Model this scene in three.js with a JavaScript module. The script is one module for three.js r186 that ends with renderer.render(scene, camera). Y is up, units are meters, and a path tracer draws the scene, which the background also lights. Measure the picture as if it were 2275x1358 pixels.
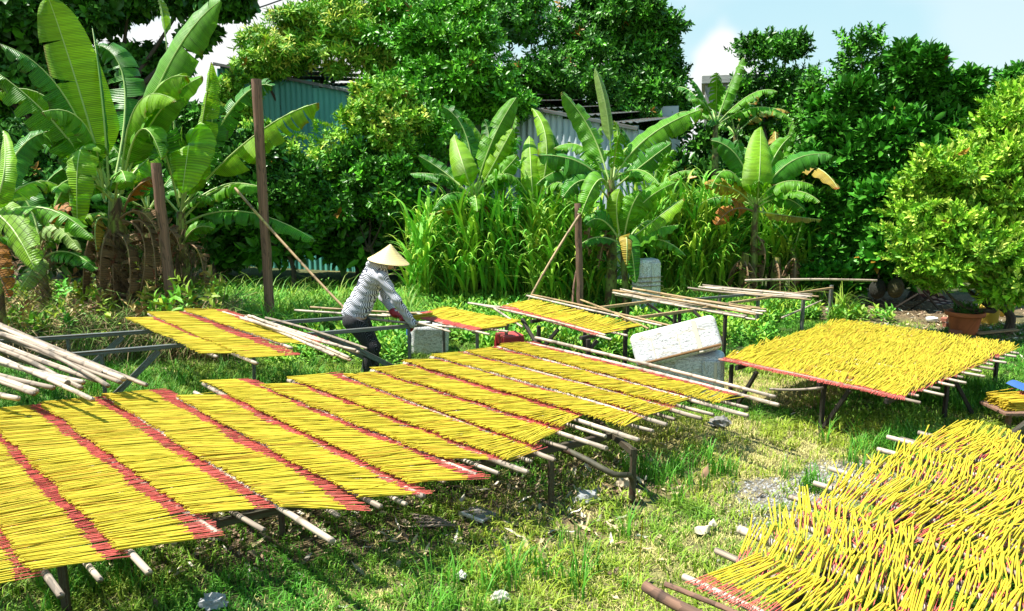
import * as THREE from 'three';
import { mergeGeometries, mergeVertices } from 'three/addons/utils/BufferGeometryUtils.js';
import { RoundedBoxGeometry } from 'three/addons/geometries/RoundedBoxGeometry.js';
import { MarchingCubes } from 'three/addons/objects/MarchingCubes.js';

// ---------------------------------------------------------------- camera, sky, sun, exposure
const V = (x, y, z) => new THREE.Vector3(x, y, z);
const EYE = 2.3, PITCH = 9.5 * Math.PI / 180, FOC = 1650, CX = 1137.5, CY = 679;
const scene = new THREE.Scene();
const camera = new THREE.PerspectiveCamera(2 * Math.atan(CY / FOC) * 180 / Math.PI, 2275 / 1358, 0.1, 600);
camera.position.set(0, EYE, 0); camera.rotation.x = -PITCH; scene.add(camera);
const renderer = new THREE.WebGLRenderer({ antialias: true });
renderer.setSize(1024, 611);
renderer.toneMapping = THREE.LinearToneMapping;
renderer.toneMappingExposure = 2.5;
renderer.shadowMap.enabled = true;

const SUN = V(-0.44, 0.88, 0.02).normalize();
const sun = new THREE.DirectionalLight(new THREE.Color(1, 0.955, 0.87), 5.0);
sun.position.copy(SUN).multiplyScalar(40).add(V(0, 0, -9)); sun.target.position.set(0, 0, -9);
sun.castShadow = true; sun.shadow.mapSize.set(4096, 4096); sun.shadow.radius = 1;
Object.assign(sun.shadow.camera, { left: -22, right: 22, top: 22, bottom: -22, near: 1, far: 90 });
scene.add(sun, sun.target);

// seeded randomness and smooth noise
function rng(s) { let a = s >>> 0; return () => { a = (a + 0x6D2B79F5) | 0; let t = Math.imul(a ^ (a >>> 15), 1 | a); t = (t + Math.imul(t ^ (t >>> 7), 61 | t)) ^ t; return ((t ^ (t >>> 14)) >>> 0) / 4294967296; }; }
const hash = (x, y, z) => { let h = Math.imul(x, 374761393) ^ Math.imul(y, 668265263) ^ Math.imul(z, 2147483647 - 62089911); h = Math.imul(h ^ (h >>> 13), 1274126177); return ((h ^ (h >>> 16)) >>> 0) / 4294967296; };
const sm = t => t * t * (3 - 2 * t), lerp = (a, b, t) => a + (b - a) * t, clamp = (x, a = 0, b = 1) => Math.min(b, Math.max(a, x));
const sst = (a, b, x) => sm(clamp((x - a) / (b - a)));
function noise(x, y, z = 0) {
  const i = Math.floor(x), j = Math.floor(y), k = Math.floor(z), u = sm(x - i), v = sm(y - j), w = sm(z - k);
  const L = (a, b, t) => a + (b - a) * t, q = kk => L(L(hash(i, j, kk), hash(i + 1, j, kk), u), L(hash(i, j + 1, kk), hash(i + 1, j + 1, kk), u), v);
  return L(q(k), q(k + 1), w);
}
const fbm = (x, y, z = 0, o = 4) => { let s = 0, a = 0.5, n = 0; for (let i = 0; i < o; i++) { s += a * noise(x, y, z); n += a; x *= 2.03; y *= 2.03; z *= 2.03; a *= 0.5; } return s / n; };

// the sky: pale hazy tropical blue with cumulus banks low down
{
  const W = 1024, H = 512, data = new Float32Array(W * H * 4);
  for (let j = 0; j < H; j++) {
    const el = ((j + 0.5) / H - 0.5) * Math.PI, e = Math.max(0, el), up = Math.pow(Math.sin(e), 0.75);
    for (let i = 0; i < W; i++) {
      const az = ((i + 0.5) / W - 0.5) * 2 * Math.PI;
      let r = lerp(0.32, 0.03, up), g = lerp(0.415, 0.20, up), b = lerp(0.41, 0.35, up);
      const cx = Math.cos(az) * 3.2, cy = Math.sin(az) * 3.2;
      const n = fbm(cx * 1.5 + 7.3, cy * 1.5 + 2.1, el * 7, 5), bank = clamp(1.25 - e * 2.0);
      let c = sst(0.52, 0.66, n + 0.10 * bank) * clamp(1.4 - e * 1.6);
      // the white column above the trees and the bank on the left, as seen
      const a2 = Math.atan2(Math.sin(az + Math.PI / 2), Math.cos(az + Math.PI / 2));
      const blob = (a, el0, ra, re) => { const x = (a2 - a) / ra, y = (el - el0) / re, w = fbm(cx * 7, cy * 7, el * 22, 4) - 0.5; return sst(1.05, 0.75, Math.sqrt(x * x + y * y) + w * 0.9); };
      c = Math.max(c * (Math.abs(a2 - 0.42) < 0.30 && el > 0.06 ? 0.25 : 1), blob(0.265, 0.11, 0.055, 0.085), blob(0.24, 0.03, 0.12, 0.06), blob(-0.38, 0.13, 0.16, 0.09), blob(0.56, 0.05, 0.1, 0.05));
      r = lerp(r, 0.43, c); g = lerp(g, 0.433, c); b = lerp(b, 0.435, c);
      if (el < 0) { const f = clamp(1 + el * 8); r = lerp(0.10, r, f); g = lerp(0.12, g, f); b = lerp(0.06, b, f); }
      const o = (j * W + i) * 4; data[o] = r; data[o + 1] = g; data[o + 2] = b; data[o + 3] = 1;
    }
  }
  const sky = new THREE.DataTexture(data, W, H, THREE.RGBAFormat, THREE.FloatType);
  sky.mapping = THREE.EquirectangularReflectionMapping; sky.magFilter = sky.minFilter = THREE.LinearFilter; sky.needsUpdate = true;
  scene.background = sky; scene.environment = sky;
}

// ---------------------------------------------------------------- helpers
function ray(px, py) { const x = (px - CX) / FOC, y = -(py - CY) / FOC, c = Math.cos(PITCH), s = Math.sin(PITCH); return V(x, y * c - s, -y * s - c); }
const D = (px, py, d) => { const v = ray(px, py); return v.multiplyScalar(d / -v.z).add(V(0, EYE, 0)); };          // the point d metres ahead
const G = (px, py, h = 0) => { const v = ray(px, py); return v.multiplyScalar((h - EYE) / v.y).add(V(0, EYE, 0)); };   // the point h metres above the ground
function toPixel(p) { const c = Math.cos(PITCH), s = Math.sin(PITCH), y = p.y - EYE, yy = y * c - p.z * s, zz = y * s + p.z * c; return [CX + FOC * p.x / -zz, CY - FOC * yy / -zz, -zz]; }
const taken = {};
function numbered(n) { const k = taken[n] = (taken[n] ?? -1) + 1; return k ? `${n}_${String(k).padStart(3, '0')}` : n; }
function tag(o, label, category, group, kind) { if (label) o.userData.label = label; if (category) o.userData.category = category; if (group) o.userData.group = group; if (kind) o.userData.kind = kind; return o; }
function thing(name, label, category, pos = V(0, 0, 0), turn = 0, group) { const o = new THREE.Group(); o.name = numbered(name); o.position.copy(pos); o.rotation.y = turn; scene.add(o); return tag(o, label, category, group); }
function mesh(name, geo, mat, parent, pos, rot) {
  const o = new THREE.Mesh(Array.isArray(geo) ? merge(geo) : geo, mat); o.name = parent ? name : numbered(name); o.castShadow = o.receiveShadow = true;
  if (pos) o.position.copy(pos); if (rot) o.rotation.set(...rot); (parent || scene).add(o); return o;
}
function merge(list) {
  const a = list.map(g => { const h = g.index ? g.toNonIndexed() : g; for (const k of Object.keys(h.attributes)) if (!['position', 'normal', 'uv', 'color'].includes(k)) h.deleteAttribute(k); return h; });
  return a.length === 1 ? a[0] : mergeGeometries(a);
}
function geom(pos, uv, idx, col) {
  const g = new THREE.BufferGeometry(); g.setAttribute('position', new THREE.Float32BufferAttribute(pos, 3));
  if (uv) g.setAttribute('uv', new THREE.Float32BufferAttribute(uv, 2)); if (col) g.setAttribute('color', new THREE.Float32BufferAttribute(col, 3));
  if (idx) g.setIndex(idx); g.computeVertexNormals(); return g;
}
// a swept tube through points with a radius at each; closed ends
function sweep(pts, rad, sides = 8, caps = true) {
  const pos = [], uv = [], idx = []; let along = 0; const n = pts.length, ref = V(0.31, 0.17, 0.93).normalize();
  let side = null;
  for (let i = 0; i < n; i++) {
    const t = pts[Math.min(n - 1, i + 1)].clone().sub(pts[Math.max(0, i - 1)]); if (t.lengthSq() < 1e-12) t.set(0, 1, 0); t.normalize();
    if (!side) { side = ref.clone().cross(t); if (side.lengthSq() < 0.01) side = V(1, 0, 0).cross(t); }
    side.addScaledVector(t, -side.dot(t)).normalize(); const up = t.clone().cross(side);
    if (i) along += pts[i].distanceTo(pts[i - 1]);
    for (let k = 0; k <= sides; k++) { const a = k / sides * 2 * Math.PI, c = Math.cos(a) * rad[i], s = Math.sin(a) * rad[i]; pos.push(pts[i].x + side.x * c + up.x * s, pts[i].y + side.y * c + up.y * s, pts[i].z + side.z * c + up.z * s); uv.push(k / sides * 2 * Math.PI * Math.max(rad[0], 0.01), along); }
  }
  const m = sides + 1;
  for (let i = 0; i < n - 1; i++) for (let k = 0; k < sides; k++) { const a = i * m + k; idx.push(a, a + 1, a + m, a + 1, a + m + 1, a + m); }
  if (caps) for (const [i, f] of [[0, 1], [n - 1, 0]]) { const c = pos.length / 3; pos.push(pts[i].x, pts[i].y, pts[i].z); uv.push(0, 0); for (let k = 0; k < sides; k++) { const a = i * m + k; f ? idx.push(c, a + 1, a) : idx.push(c, a, a + 1); } }
  return geom(pos, uv, idx);
}
function curve(pts, n) { const c = new THREE.CatmullRomCurve3(pts); return Array.from({ length: n + 1 }, (_, i) => c.getPoint(i / n)); }
// a square beam between two points
function beam(a, b, w, h = w) {
  const L = a.distanceTo(b), g = new RoundedBoxGeometry(w, h, L, 1, Math.min(w, h) * 0.12), m = new THREE.Matrix4().lookAt(a, b, Math.abs(b.y - a.y) > 0.95 * L ? V(0.3, 0, 1) : V(0, 1, 0));
  m.setPosition(a.clone().add(b).multiplyScalar(0.5)); return g.applyMatrix4(m);
}
function tex(w, h, f, srgb = true, rep = true) {
  const d = new Uint8Array(w * h * 4);
  for (let y = 0; y < h; y++) for (let x = 0; x < w; x++) { const c = f(x / w, y / h, x, y), o = (y * w + x) * 4; d[o] = clamp(c[0]) * 255; d[o + 1] = clamp(c[1]) * 255; d[o + 2] = clamp(c[2]) * 255; d[o + 3] = 255; }
  const t = new THREE.DataTexture(d, w, h); t.magFilter = THREE.LinearFilter; t.minFilter = THREE.LinearMipmapLinearFilter; t.generateMipmaps = true; if (rep) t.wrapS = t.wrapT = THREE.RepeatWrapping; if (srgb) t.colorSpace = THREE.SRGBColorSpace; t.needsUpdate = true; return t;
}
// noise that tiles over 0..1
const tn = (u, v, fx, fy, s = 0) => { const a = u * 2 * Math.PI, b = v * 2 * Math.PI; return fbm(Math.cos(a) * fx + s, Math.sin(a) * fx + Math.cos(b) * fy, Math.sin(b) * fy + s * 1.7, 4); };
const std = (color, rough, o = {}) => new THREE.MeshStandardMaterial({ color: new THREE.Color().setRGB(...color), roughness: rough, side: THREE.DoubleSide, ...o });
const thin = (color, rough, through, o = {}) => new THREE.MeshPhysicalMaterial({ specularIntensity: 0.4, color: new THREE.Color().setRGB(...color), roughness: rough, transmission: through, thickness: 0, side: THREE.DoubleSide, ...o });

// ---------------------------------------------------------------- materials
const grain = (s, lo, hi, tint) => tex(128, 512, (u, v) => { const n = tn(u, v, 3.5, 0.5, s), k = tn(u, v, 9, 1.2, s + 5), m = tn(u, v, 0.8, 1.6, s + 9); const c = lerp(lo, hi, clamp(n * 0.9 + k * 0.5 - 0.2)) * (m < 0.38 ? 0.8 : 1); return [c, c * tint[0], c * tint[1]]; });
const T = {
  bamboo: grain(1, 0.62, 0.98, [0.94, 0.86]), bambooOld: grain(4, 0.34, 0.80, [0.92, 0.83]), wood: grain(7, 0.32, 0.70, [0.80, 0.68]),
  rust: tex(256, 256, (u, v) => { const n = tn(u, v, 2, 2, 3), k = tn(u, v, 7, 7, 8); const c = 0.55 + 0.4 * (n - 0.5) + 0.3 * (k - 0.5); return n > 0.55 ? [c * 0.72, c * 0.52, c * 0.38] : [c, c * 1.02, c * 1.0]; }),
  leaf: tex(512, 64, (u, v) => { const a = Math.sin(u * 2 * Math.PI * 22 + tn(u, v, 2, 1, 2) * 2), b = tn(u, v, 5, 0.6, 6); const c = 0.86 + 0.09 * a + 0.25 * (b - 0.5); return [c, c, c * 0.9]; }),
  leafBump: tex(512, 16, (u) => { const a = 0.5 + 0.5 * Math.sin(u * 2 * Math.PI * 22); return [a, a, a]; }, false),
  foam: tex(512, 512, (u, v) => { const n = tn(u, v, 1.4, 1.4, 2), k = tn(u, v, 8, 8, 5), l = tn(u, v, 3, 18, 7); let c = 0.93 - (k > 0.56 ? 0.22 * Math.min(1, (k - 0.56) / 0.08) : 0) - (l > 0.585 ? 0.20 : 0); const st = sst(0.60, 0.70, n); return [c - st * 0.05, c - st * 0.08, c - st * 0.13]; }),
  foamBump: tex(256, 256, (u, v) => { const k = tn(u, v, 9, 9, 15); const c = tn(u, v, 3, 3, 11) * 0.6 + (k > 0.6 ? 0 : 0.4); return [c, c, c]; }, false),
  soil: tex(512, 512, (u, v) => { const n = tn(u, v, 3, 3, 1), k = tn(u, v, 14, 14, 4), j = tn(u, v, 30, 30, 9); const c = 0.72 + 0.5 * (n - 0.5) + 0.7 * (k - 0.5) + 0.5 * (j - 0.5); return [c, c * 0.97, c * 0.9]; }),
  soilBump: tex(512, 512, (u, v) => { const c = tn(u, v, 16, 16, 4) * 0.6 + tn(u, v, 34, 34, 9) * 0.4; return [c, c, c]; }, false),
  bark: grain(13, 0.18, 0.55, [0.9, 0.8]),
  stem: tex(128, 256, (u, v) => { const n = tn(u, v, 3, 0.7, 1), k = tn(u, v, 1.2, 2.2, 6); const g = clamp((k - 0.42) * 5); return [lerp(0.55, 0.34, g) * (0.7 + n * 0.6), lerp(0.62, 0.25, g) * (0.7 + n * 0.6), lerp(0.30, 0.16, g) * (0.7 + n * 0.6)]; }),
  shirt: tex(64, 64, (u) => { const s = Math.sin(u * 2 * Math.PI * 2) > -0.05; return s ? [0.90, 0.90, 0.92] : [0.27, 0.28, 0.34]; }),
  dots: tex(128, 128, (u, v) => { const a = ((u * 8) % 1) - 0.5, b = (((v * 8) + (Math.floor(u * 8) % 2) * 0.5) % 1) - 0.5; return a * a + b * b < 0.03 ? [0.5, 0.5, 0.52] : [0.055, 0.055, 0.065]; }),
  palm: tex(512, 128, (u, v) => { const a = Math.sin(u * 2 * Math.PI * 60) * 0.5 + 0.5, b = tn(u, v, 4, 2, 3), r = Math.abs(((v * 15) % 1) - 0.5) > 0.44 ? 0.9 : 1; const c = (0.86 + 0.07 * a + 0.12 * (b - 0.5)) * r; return [c, c * 0.93, c * 0.74]; }),
  clay: tex(256, 256, (u, v) => { const n = tn(u, v, 2, 2, 3), k = tn(u, v, 9, 9, 8); const c = 0.8 + 0.35 * (n - 0.5) + 0.2 * (k - 0.5); return [c, c * 0.99, c * 0.97]; }),
};
for (const k of ['bamboo', 'bambooOld', 'wood', 'bark']) T[k].repeat.set(5, 0.8);
T.stem.repeat.set(1.5, 0.9);
T.leaf.repeat.set(1.6, 1); T.leafBump.repeat.set(1.6, 1);
T.foam.repeat.set(1.1, 1.1); T.foamBump.repeat.set(2.2, 2.2); T.soil.repeat.set(0.7, 0.7); T.soilBump.repeat.set(0.7, 0.7); T.shirt.repeat.set(34, 34); T.dots.repeat.set(10, 10);
const lf = (c, r, t) => thin(c, r, t, { map: T.leaf, bumpMap: T.leafBump, bumpScale: 0.004, vertexColors: true });
const M = {
  bamboo: std([0.74, 0.70, 0.66], 0.6, { map: T.bamboo, bumpMap: T.bamboo, bumpScale: 0.002 }), bambooOld: std([0.80, 0.76, 0.72], 0.75, { map: T.bambooOld, bumpMap: T.bambooOld, bumpScale: 0.003 }),
  bambooTan: std([0.55, 0.42, 0.24], 0.6, { map: T.bamboo }), wood: std([0.85, 0.74, 0.66], 0.85, { map: T.wood, bumpMap: T.wood, bumpScale: 0.006 }),
  metal: std([0.50, 0.55, 0.55], 0.5, { map: T.rust, metalness: 0.1 }), darkMetal: std([0.13, 0.11, 0.09], 0.7, { map: T.rust, metalness: 0.2 }), oliveMetal: std([0.20, 0.17, 0.09], 0.7, { map: T.rust }),
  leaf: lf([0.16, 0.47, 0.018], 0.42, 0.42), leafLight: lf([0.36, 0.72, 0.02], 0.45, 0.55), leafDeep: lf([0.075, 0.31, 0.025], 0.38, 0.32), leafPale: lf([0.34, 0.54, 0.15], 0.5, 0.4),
  leafYellow: lf([0.52, 0.38, 0.05], 0.6, 0.4), leafOrange: lf([0.50, 0.20, 0.03], 0.7, 0.35), leafDead: lf([0.25, 0.15, 0.09], 0.85, 0.2),
  rib: std([0.34, 0.46, 0.14], 0.5), ribDead: std([0.24, 0.15, 0.08], 0.8), stem: std([0.75, 0.72, 0.62], 0.6, { map: T.stem }), stemDead: std([0.55, 0.42, 0.32], 0.9, { map: T.stem }),
  bark: std([0.6, 0.55, 0.48], 0.9, { map: T.bark, bumpMap: T.bark, bumpScale: 0.01 }),
  foam: std([0.86, 0.86, 0.85], 0.8, { map: T.foam, bumpMap: T.foamBump, bumpScale: 0.004 }), tape: std([0.62, 0.54, 0.42], 0.5), rustStain: std([0.30, 0.16, 0.06], 0.9, { map: T.clay }),
  coat: std([0.46, 0.37, 0.012], 0.85), tail: std([0.62, 0.12, 0.09], 0.75),
  soil: std([1, 1, 1], 1, { map: T.soil, bumpMap: T.soilBump, bumpScale: 0.02, vertexColors: true }),
};
// ---------------------------------------------------------------- the ground: one sheet to the horizon, fine near the camera
const bump = (x, z) => 0.05 * (fbm(x * 0.5 + 3, z * 0.5, 0, 3) - 0.5) + 0.025 * (fbm(x * 2.2, z * 2.2 + 9, 0, 3) - 0.5);
const blobAt = (x, z, p, rx, rz) => { const a = (x - p.x) / rx, b = (z - p.z) / rz; return Math.sqrt(a * a + b * b); };
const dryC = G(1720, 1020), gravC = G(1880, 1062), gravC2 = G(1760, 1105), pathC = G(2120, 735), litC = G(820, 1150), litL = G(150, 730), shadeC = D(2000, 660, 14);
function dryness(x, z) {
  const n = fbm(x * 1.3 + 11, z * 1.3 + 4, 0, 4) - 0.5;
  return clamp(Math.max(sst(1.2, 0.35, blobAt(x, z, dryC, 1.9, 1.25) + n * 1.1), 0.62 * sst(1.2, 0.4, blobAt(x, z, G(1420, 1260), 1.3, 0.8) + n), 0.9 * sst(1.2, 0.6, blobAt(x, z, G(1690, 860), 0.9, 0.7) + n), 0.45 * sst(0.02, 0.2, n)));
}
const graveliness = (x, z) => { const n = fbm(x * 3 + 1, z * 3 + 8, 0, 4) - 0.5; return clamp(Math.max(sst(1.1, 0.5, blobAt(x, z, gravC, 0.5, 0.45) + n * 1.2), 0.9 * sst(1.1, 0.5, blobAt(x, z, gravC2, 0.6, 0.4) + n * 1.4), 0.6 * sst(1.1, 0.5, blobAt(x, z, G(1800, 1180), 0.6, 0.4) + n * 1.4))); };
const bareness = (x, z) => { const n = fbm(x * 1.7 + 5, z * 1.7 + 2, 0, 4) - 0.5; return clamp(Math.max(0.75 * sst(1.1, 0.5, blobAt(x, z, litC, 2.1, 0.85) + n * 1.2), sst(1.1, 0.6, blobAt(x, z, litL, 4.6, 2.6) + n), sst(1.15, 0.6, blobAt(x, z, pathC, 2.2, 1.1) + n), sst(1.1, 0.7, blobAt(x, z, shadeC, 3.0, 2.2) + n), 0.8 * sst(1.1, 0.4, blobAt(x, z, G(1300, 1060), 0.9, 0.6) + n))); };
{
  const line = (lo, hi, step, far) => { const a = []; for (let x = lo; x <= hi + 1e-6; x += step) a.push(x); let s = step, x = hi; while (x < far) { s *= 1.35; x += s; a.push(x); } x = lo; s = step; while (x > -far) { s *= 1.35; x -= s; a.unshift(x); } return a; };
  const xs = line(-9, 9, 0.09, 320), zs = line(-15, -2, 0.09, 320), pos = [], uv = [], col = [], idx = [];
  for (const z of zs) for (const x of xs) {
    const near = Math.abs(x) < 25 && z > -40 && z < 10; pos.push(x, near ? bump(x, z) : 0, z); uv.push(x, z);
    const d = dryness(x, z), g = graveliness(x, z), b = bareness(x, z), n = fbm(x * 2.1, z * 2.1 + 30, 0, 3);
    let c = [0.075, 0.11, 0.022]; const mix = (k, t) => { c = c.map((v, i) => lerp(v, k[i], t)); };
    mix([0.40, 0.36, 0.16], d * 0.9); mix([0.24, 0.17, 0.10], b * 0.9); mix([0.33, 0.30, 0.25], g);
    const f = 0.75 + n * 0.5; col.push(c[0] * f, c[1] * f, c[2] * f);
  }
  const m = xs.length; for (let j = 0; j < zs.length - 1; j++) for (let i = 0; i < m - 1; i++) { const a = j * m + i; idx.push(a, a + m, a + 1, a + 1, a + m, a + m + 1); }
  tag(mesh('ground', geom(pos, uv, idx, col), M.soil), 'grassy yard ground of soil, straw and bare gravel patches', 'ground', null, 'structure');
}
function copies(name, geo, mat, list, parent) {   // list of {p, q, s, c}
  const o = new THREE.InstancedMesh(geo, mat, list.length), m = new THREE.Matrix4(), s = V(1, 1, 1);
  list.forEach((e, i) => { typeof e.s === 'number' ? s.set(e.s, e.s, e.s) : s.copy(e.s); o.setMatrixAt(i, m.compose(e.p, e.q, s)); o.setColorAt(i, e.c); });
  o.name = parent ? name : numbered(name); o.castShadow = o.receiveShadow = true; (parent || scene).add(o); return o;
}
const Q = (x, y, z) => new THREE.Quaternion().setFromEuler(new THREE.Euler(x, y, z, 'YXZ'));
const C = (r, g, b) => new THREE.Color().setRGB(r, g, b);
// one blade: bent strip of n segments
function blade(out, x, z, h, w, lean, az, n = 2, curl = 1) {
  const o = out.pos.length / 3, ca = Math.cos(az), sa = Math.sin(az);
  for (let i = 0; i <= n; i++) { const t = i / n, a = lean * Math.pow(t, 1 + curl * 0.6), r = h * t * Math.sin(a), y = h * t * Math.cos(a), ww = w * (1 - t * t) * 0.5 + 0.0004;
    out.pos.push(x + ca * r - sa * ww, y, z + sa * r + ca * ww, x + ca * r + sa * ww, y, z + sa * r - ca * ww); out.uv.push(0, t, 1, t); }
  for (let i = 0; i < n; i++) { const a = o + i * 2; out.idx.push(a, a + 1, a + 2, a + 1, a + 3, a + 2); }
}
function tuft(seed, n, rad, h, w, lean, seg = 2, curl = 1) { const r = rng(seed), o = { pos: [], uv: [], idx: [] }; for (let i = 0; i < n; i++) { const a = r() * 6.283, q = rad * Math.sqrt(r()); blade(o, Math.cos(a) * q, Math.sin(a) * q, h * (0.5 + r() * 0.7), w * (0.7 + r() * 0.6), lean * (0.3 + r()), r() * 6.283, seg, curl); } return geom(o.pos, o.uv, o.idx); }
M.grass = thin([1, 1, 1], 0.55, 0.3);
M.straw = thin([1, 1, 1], 0.8, 0.15);
const rackShade = [];
{
  const r = rng(77), green = [], dry = [], tall = [], seedy = [];
  const N = 46000;
  for (let i = 0; i < N; i++) {
    const d = Math.sqrt(lerp(2.9 * 2.9, 12 * 12, Math.pow(r(), 1.25))), x = (r() * 2 - 1) * (0.74 * d + 0.9), z = -d;
    const dr = dryness(x, z), b = bareness(x, z), g = graveliness(x, z);
    if (r() < b * 0.72 || r() < g * 0.86) continue;
    const p = V(x, bump(x, z) - 0.004, z), q = Q((r() - 0.5) * 0.3, r() * 6.28, (r() - 0.5) * 0.3), n = fbm(x * 0.9, z * 0.9, 4, 3);
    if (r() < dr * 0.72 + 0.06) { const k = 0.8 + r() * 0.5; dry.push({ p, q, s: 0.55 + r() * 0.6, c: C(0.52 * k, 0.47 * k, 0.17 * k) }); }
    else { const y = clamp(dr * 0.8 + (n - 0.5) * 1.6 + r() * 0.3), k = 0.7 + r() * 0.6; green.push({ p, q, s: (0.55 + r() * 0.75) * (0.8 + n * 0.5), c: C(lerp(0.08, 0.30, y) * k, lerp(0.28, 0.38, y) * k, lerp(0.015, 0.03, y) * k) }); }
  }
  const spots = [[2140, 890, 0.5, 130], [2200, 880, 0.4, 120], [1990, 990, 0.4, 60], [1500, 1060, 0.5, 50], [1230, 1250, 0.5, 22], [300, 880, 1.2, 160], [100, 880, 1.2, 120], [620, 860, 1.0, 120], [1020, 1320, 0.4, 12], [1790, 1080, 0.2, 12], [230, 1300, 0.4, 30], [2000, 1030, 0.5, 50]];
  for (const [px, py, rad, n] of spots) { const c = G(px, py); for (let i = 0; i < n; i++) { const x = c.x + (r() + r() - 1) * rad, z = c.z + (r() + r() - 1) * rad, k = 0.7 + r() * 0.6; tall.push({ p: V(x, bump(x, z) - 0.004, z), q: Q(0, r() * 6.28, 0), s: 0.5 + r() * 0.6, c: C(0.09 * k, 0.29 * k, 0.02 * k) }); } }
  tag(copies('lawn_grass', tuft(1, 11, 0.045, 0.085, 0.0065, 0.9), M.grass, green), 'short green grass growing over the yard between the racks', 'grass', null, 'stuff');
  tag(copies('dry_grass', tuft(2, 10, 0.06, 0.06, 0.005, 1.5), M.straw, dry), 'pale dry straw grass in the sunlit patches of the yard', 'dry grass', null, 'stuff');
  tag(copies('long_grass', tuft(3, 10, 0.05, 0.24, 0.008, 0.7, 4), M.grass, tall), 'longer green grass tufts standing out of the lawn', 'long grass', null, 'stuff');
  // bits of dead leaf, straw and bark lying on the bare soil
  const lit = []; for (let i = 0; i < 17000; i++) { const far = r() < 0.5, c = r(); let x, z; if (far) { const d = 8.5 + r() * 6; z = -d; x = (r() * 2 - 1) * (0.74 * d + 0.5); } else { const d = 3.2 + r() * 5; z = -d; x = (r() * 2 - 1) * (0.72 * d + 0.4); }
    if (r() > bareness(x, z) * 1.1 + 0.03) continue; const k = 0.6 + r() * 0.9; lit.push({ p: V(x, bump(x, z) + 0.006 + r() * 0.02, z), q: Q((r() - 0.5) * 1.2, r() * 6.28, (r() - 0.5) * 1.2), s: V(0.03 + r() * 0.08, 0.05, 0.012 + r() * 0.03), c: c < 0.5 ? C(0.38 * k, 0.30 * k, 0.18 * k) : c < 0.8 ? C(0.20 * k, 0.13 * k, 0.08 * k) : C(0.5 * k, 0.46 * k, 0.36 * k) }); }
  const lg = geom([-0.6, 0.1, 0, -0.1, 0.25, 0.42, 0.4, 0.05, 0.3, 0.8, 0.3, 0, 0.3, 0.1, -0.36, -0.2, 0.28, -0.4, 0.05, 0, 0], null, [0, 1, 6, 1, 2, 6, 2, 3, 6, 3, 4, 6, 4, 5, 6, 5, 0, 6]);
  tag(copies('leaf_litter', lg, std([1, 1, 1], 0.9), lit), 'brown and straw coloured leaf litter on the bare soil', 'leaf litter', null, 'stuff');
  const peb = []; for (let i = 0; i < 4200; i++) { const c = [gravC, gravC2, G(1800, 1180), pathC][Math.floor(r() * 3.5)], x = c.x + (r() + r() - 1) * 0.75, z = c.z + (r() + r() - 1) * 0.6; if (r() > graveliness(x, z) + 0.08) continue; const k = 0.5 + r() * 0.9; peb.push({ p: V(x, bump(x, z) + 0.002, z), q: Q(r() * 6, r() * 6, r() * 6), s: 0.004 + r() * r() * 0.015, c: C(0.27 * k, 0.265 * k, 0.255 * k) }); }
  tag(copies('gravel', new THREE.IcosahedronGeometry(1, 0), std([1, 1, 1], 0.9), peb), 'pale grey gravel scattered in the bare patch of lawn', 'gravel', null, 'stuff');
}
// ---------------------------------------------------------------- foliage
function leafPatch(out, base, dir, nrm, L, W, bend) {   // a folded, bent leaf of 8 triangles
  const s = dir.clone().cross(nrm).normalize(), n = s.clone().cross(dir).normalize(), o = out.pos.length / 3, at = (t, w, z) => { const p = base.clone().addScaledVector(dir, L * t).addScaledVector(s, w * W).addScaledVector(n, z * W - bend * L * t * t); out.pos.push(p.x, p.y, p.z); out.uv.push(t, 0.5 + w * 0.5); };
  at(0, 0, 0); at(0.3, 0.42, 0.14); at(0.3, 0, 0); at(0.3, -0.42, 0.14); at(0.68, 0.40, 0.14); at(0.68, 0, 0); at(0.68, -0.40, 0.14); at(1, 0, 0);
  for (const t of [[0, 2, 1], [0, 3, 2], [1, 2, 5], [1, 5, 4], [2, 3, 6], [2, 6, 5], [4, 5, 7], [5, 6, 7]]) out.idx.push(...t.map(k => o + k));
}
function sprig(seed, n, L, W, spread, droop, stemL) {   // leaves round the end of a twig that points along +y
  const r = rng(seed), o = { pos: [], uv: [], idx: [] };
  for (let i = 0; i < n; i++) { const t = i / n, az = i * 2.4 + r() * 0.6, tilt = lerp(spread, 0.35, t) + (r() - 0.5) * 0.4, d = V(Math.cos(az) * Math.sin(tilt), Math.cos(tilt), Math.sin(az) * Math.sin(tilt)); const up = V(-Math.cos(az) * Math.cos(tilt), Math.sin(tilt), -Math.sin(az) * Math.cos(tilt)); leafPatch(o, V(0, stemL * (t - 0.6), 0), d, up, L * (0.7 + r() * 0.5), W * (0.8 + r() * 0.4), droop); }
  return geom(o.pos, o.uv, o.idx);
}
const SP = {
  round: sprig(11, 9, 0.26, 0.15, 1.5, 0.25, 0.25), jack: sprig(12, 8, 0.19, 0.095, 1.25, 0.12, 0.22), mango: sprig(13, 11, 0.23, 0.055, 1.6, 0.45, 0.22),
  mid: sprig(14, 11, 0.15, 0.07, 1.45, 0.2, 0.28), small: sprig(15, 14, 0.085, 0.036, 1.3, 0.15, 0.30), weed: sprig(16, 9, 0.12, 0.055, 1.35, 0.35, 0.22),
};
const glossy = (t = 0.22, r = 0.38) => thin([1, 1, 1], r, t);
M.fol = glossy(0.14, 0.36); M.folSoft = glossy(0.24, 0.5); M.folDark = glossy(0.08, 0.36);
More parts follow.
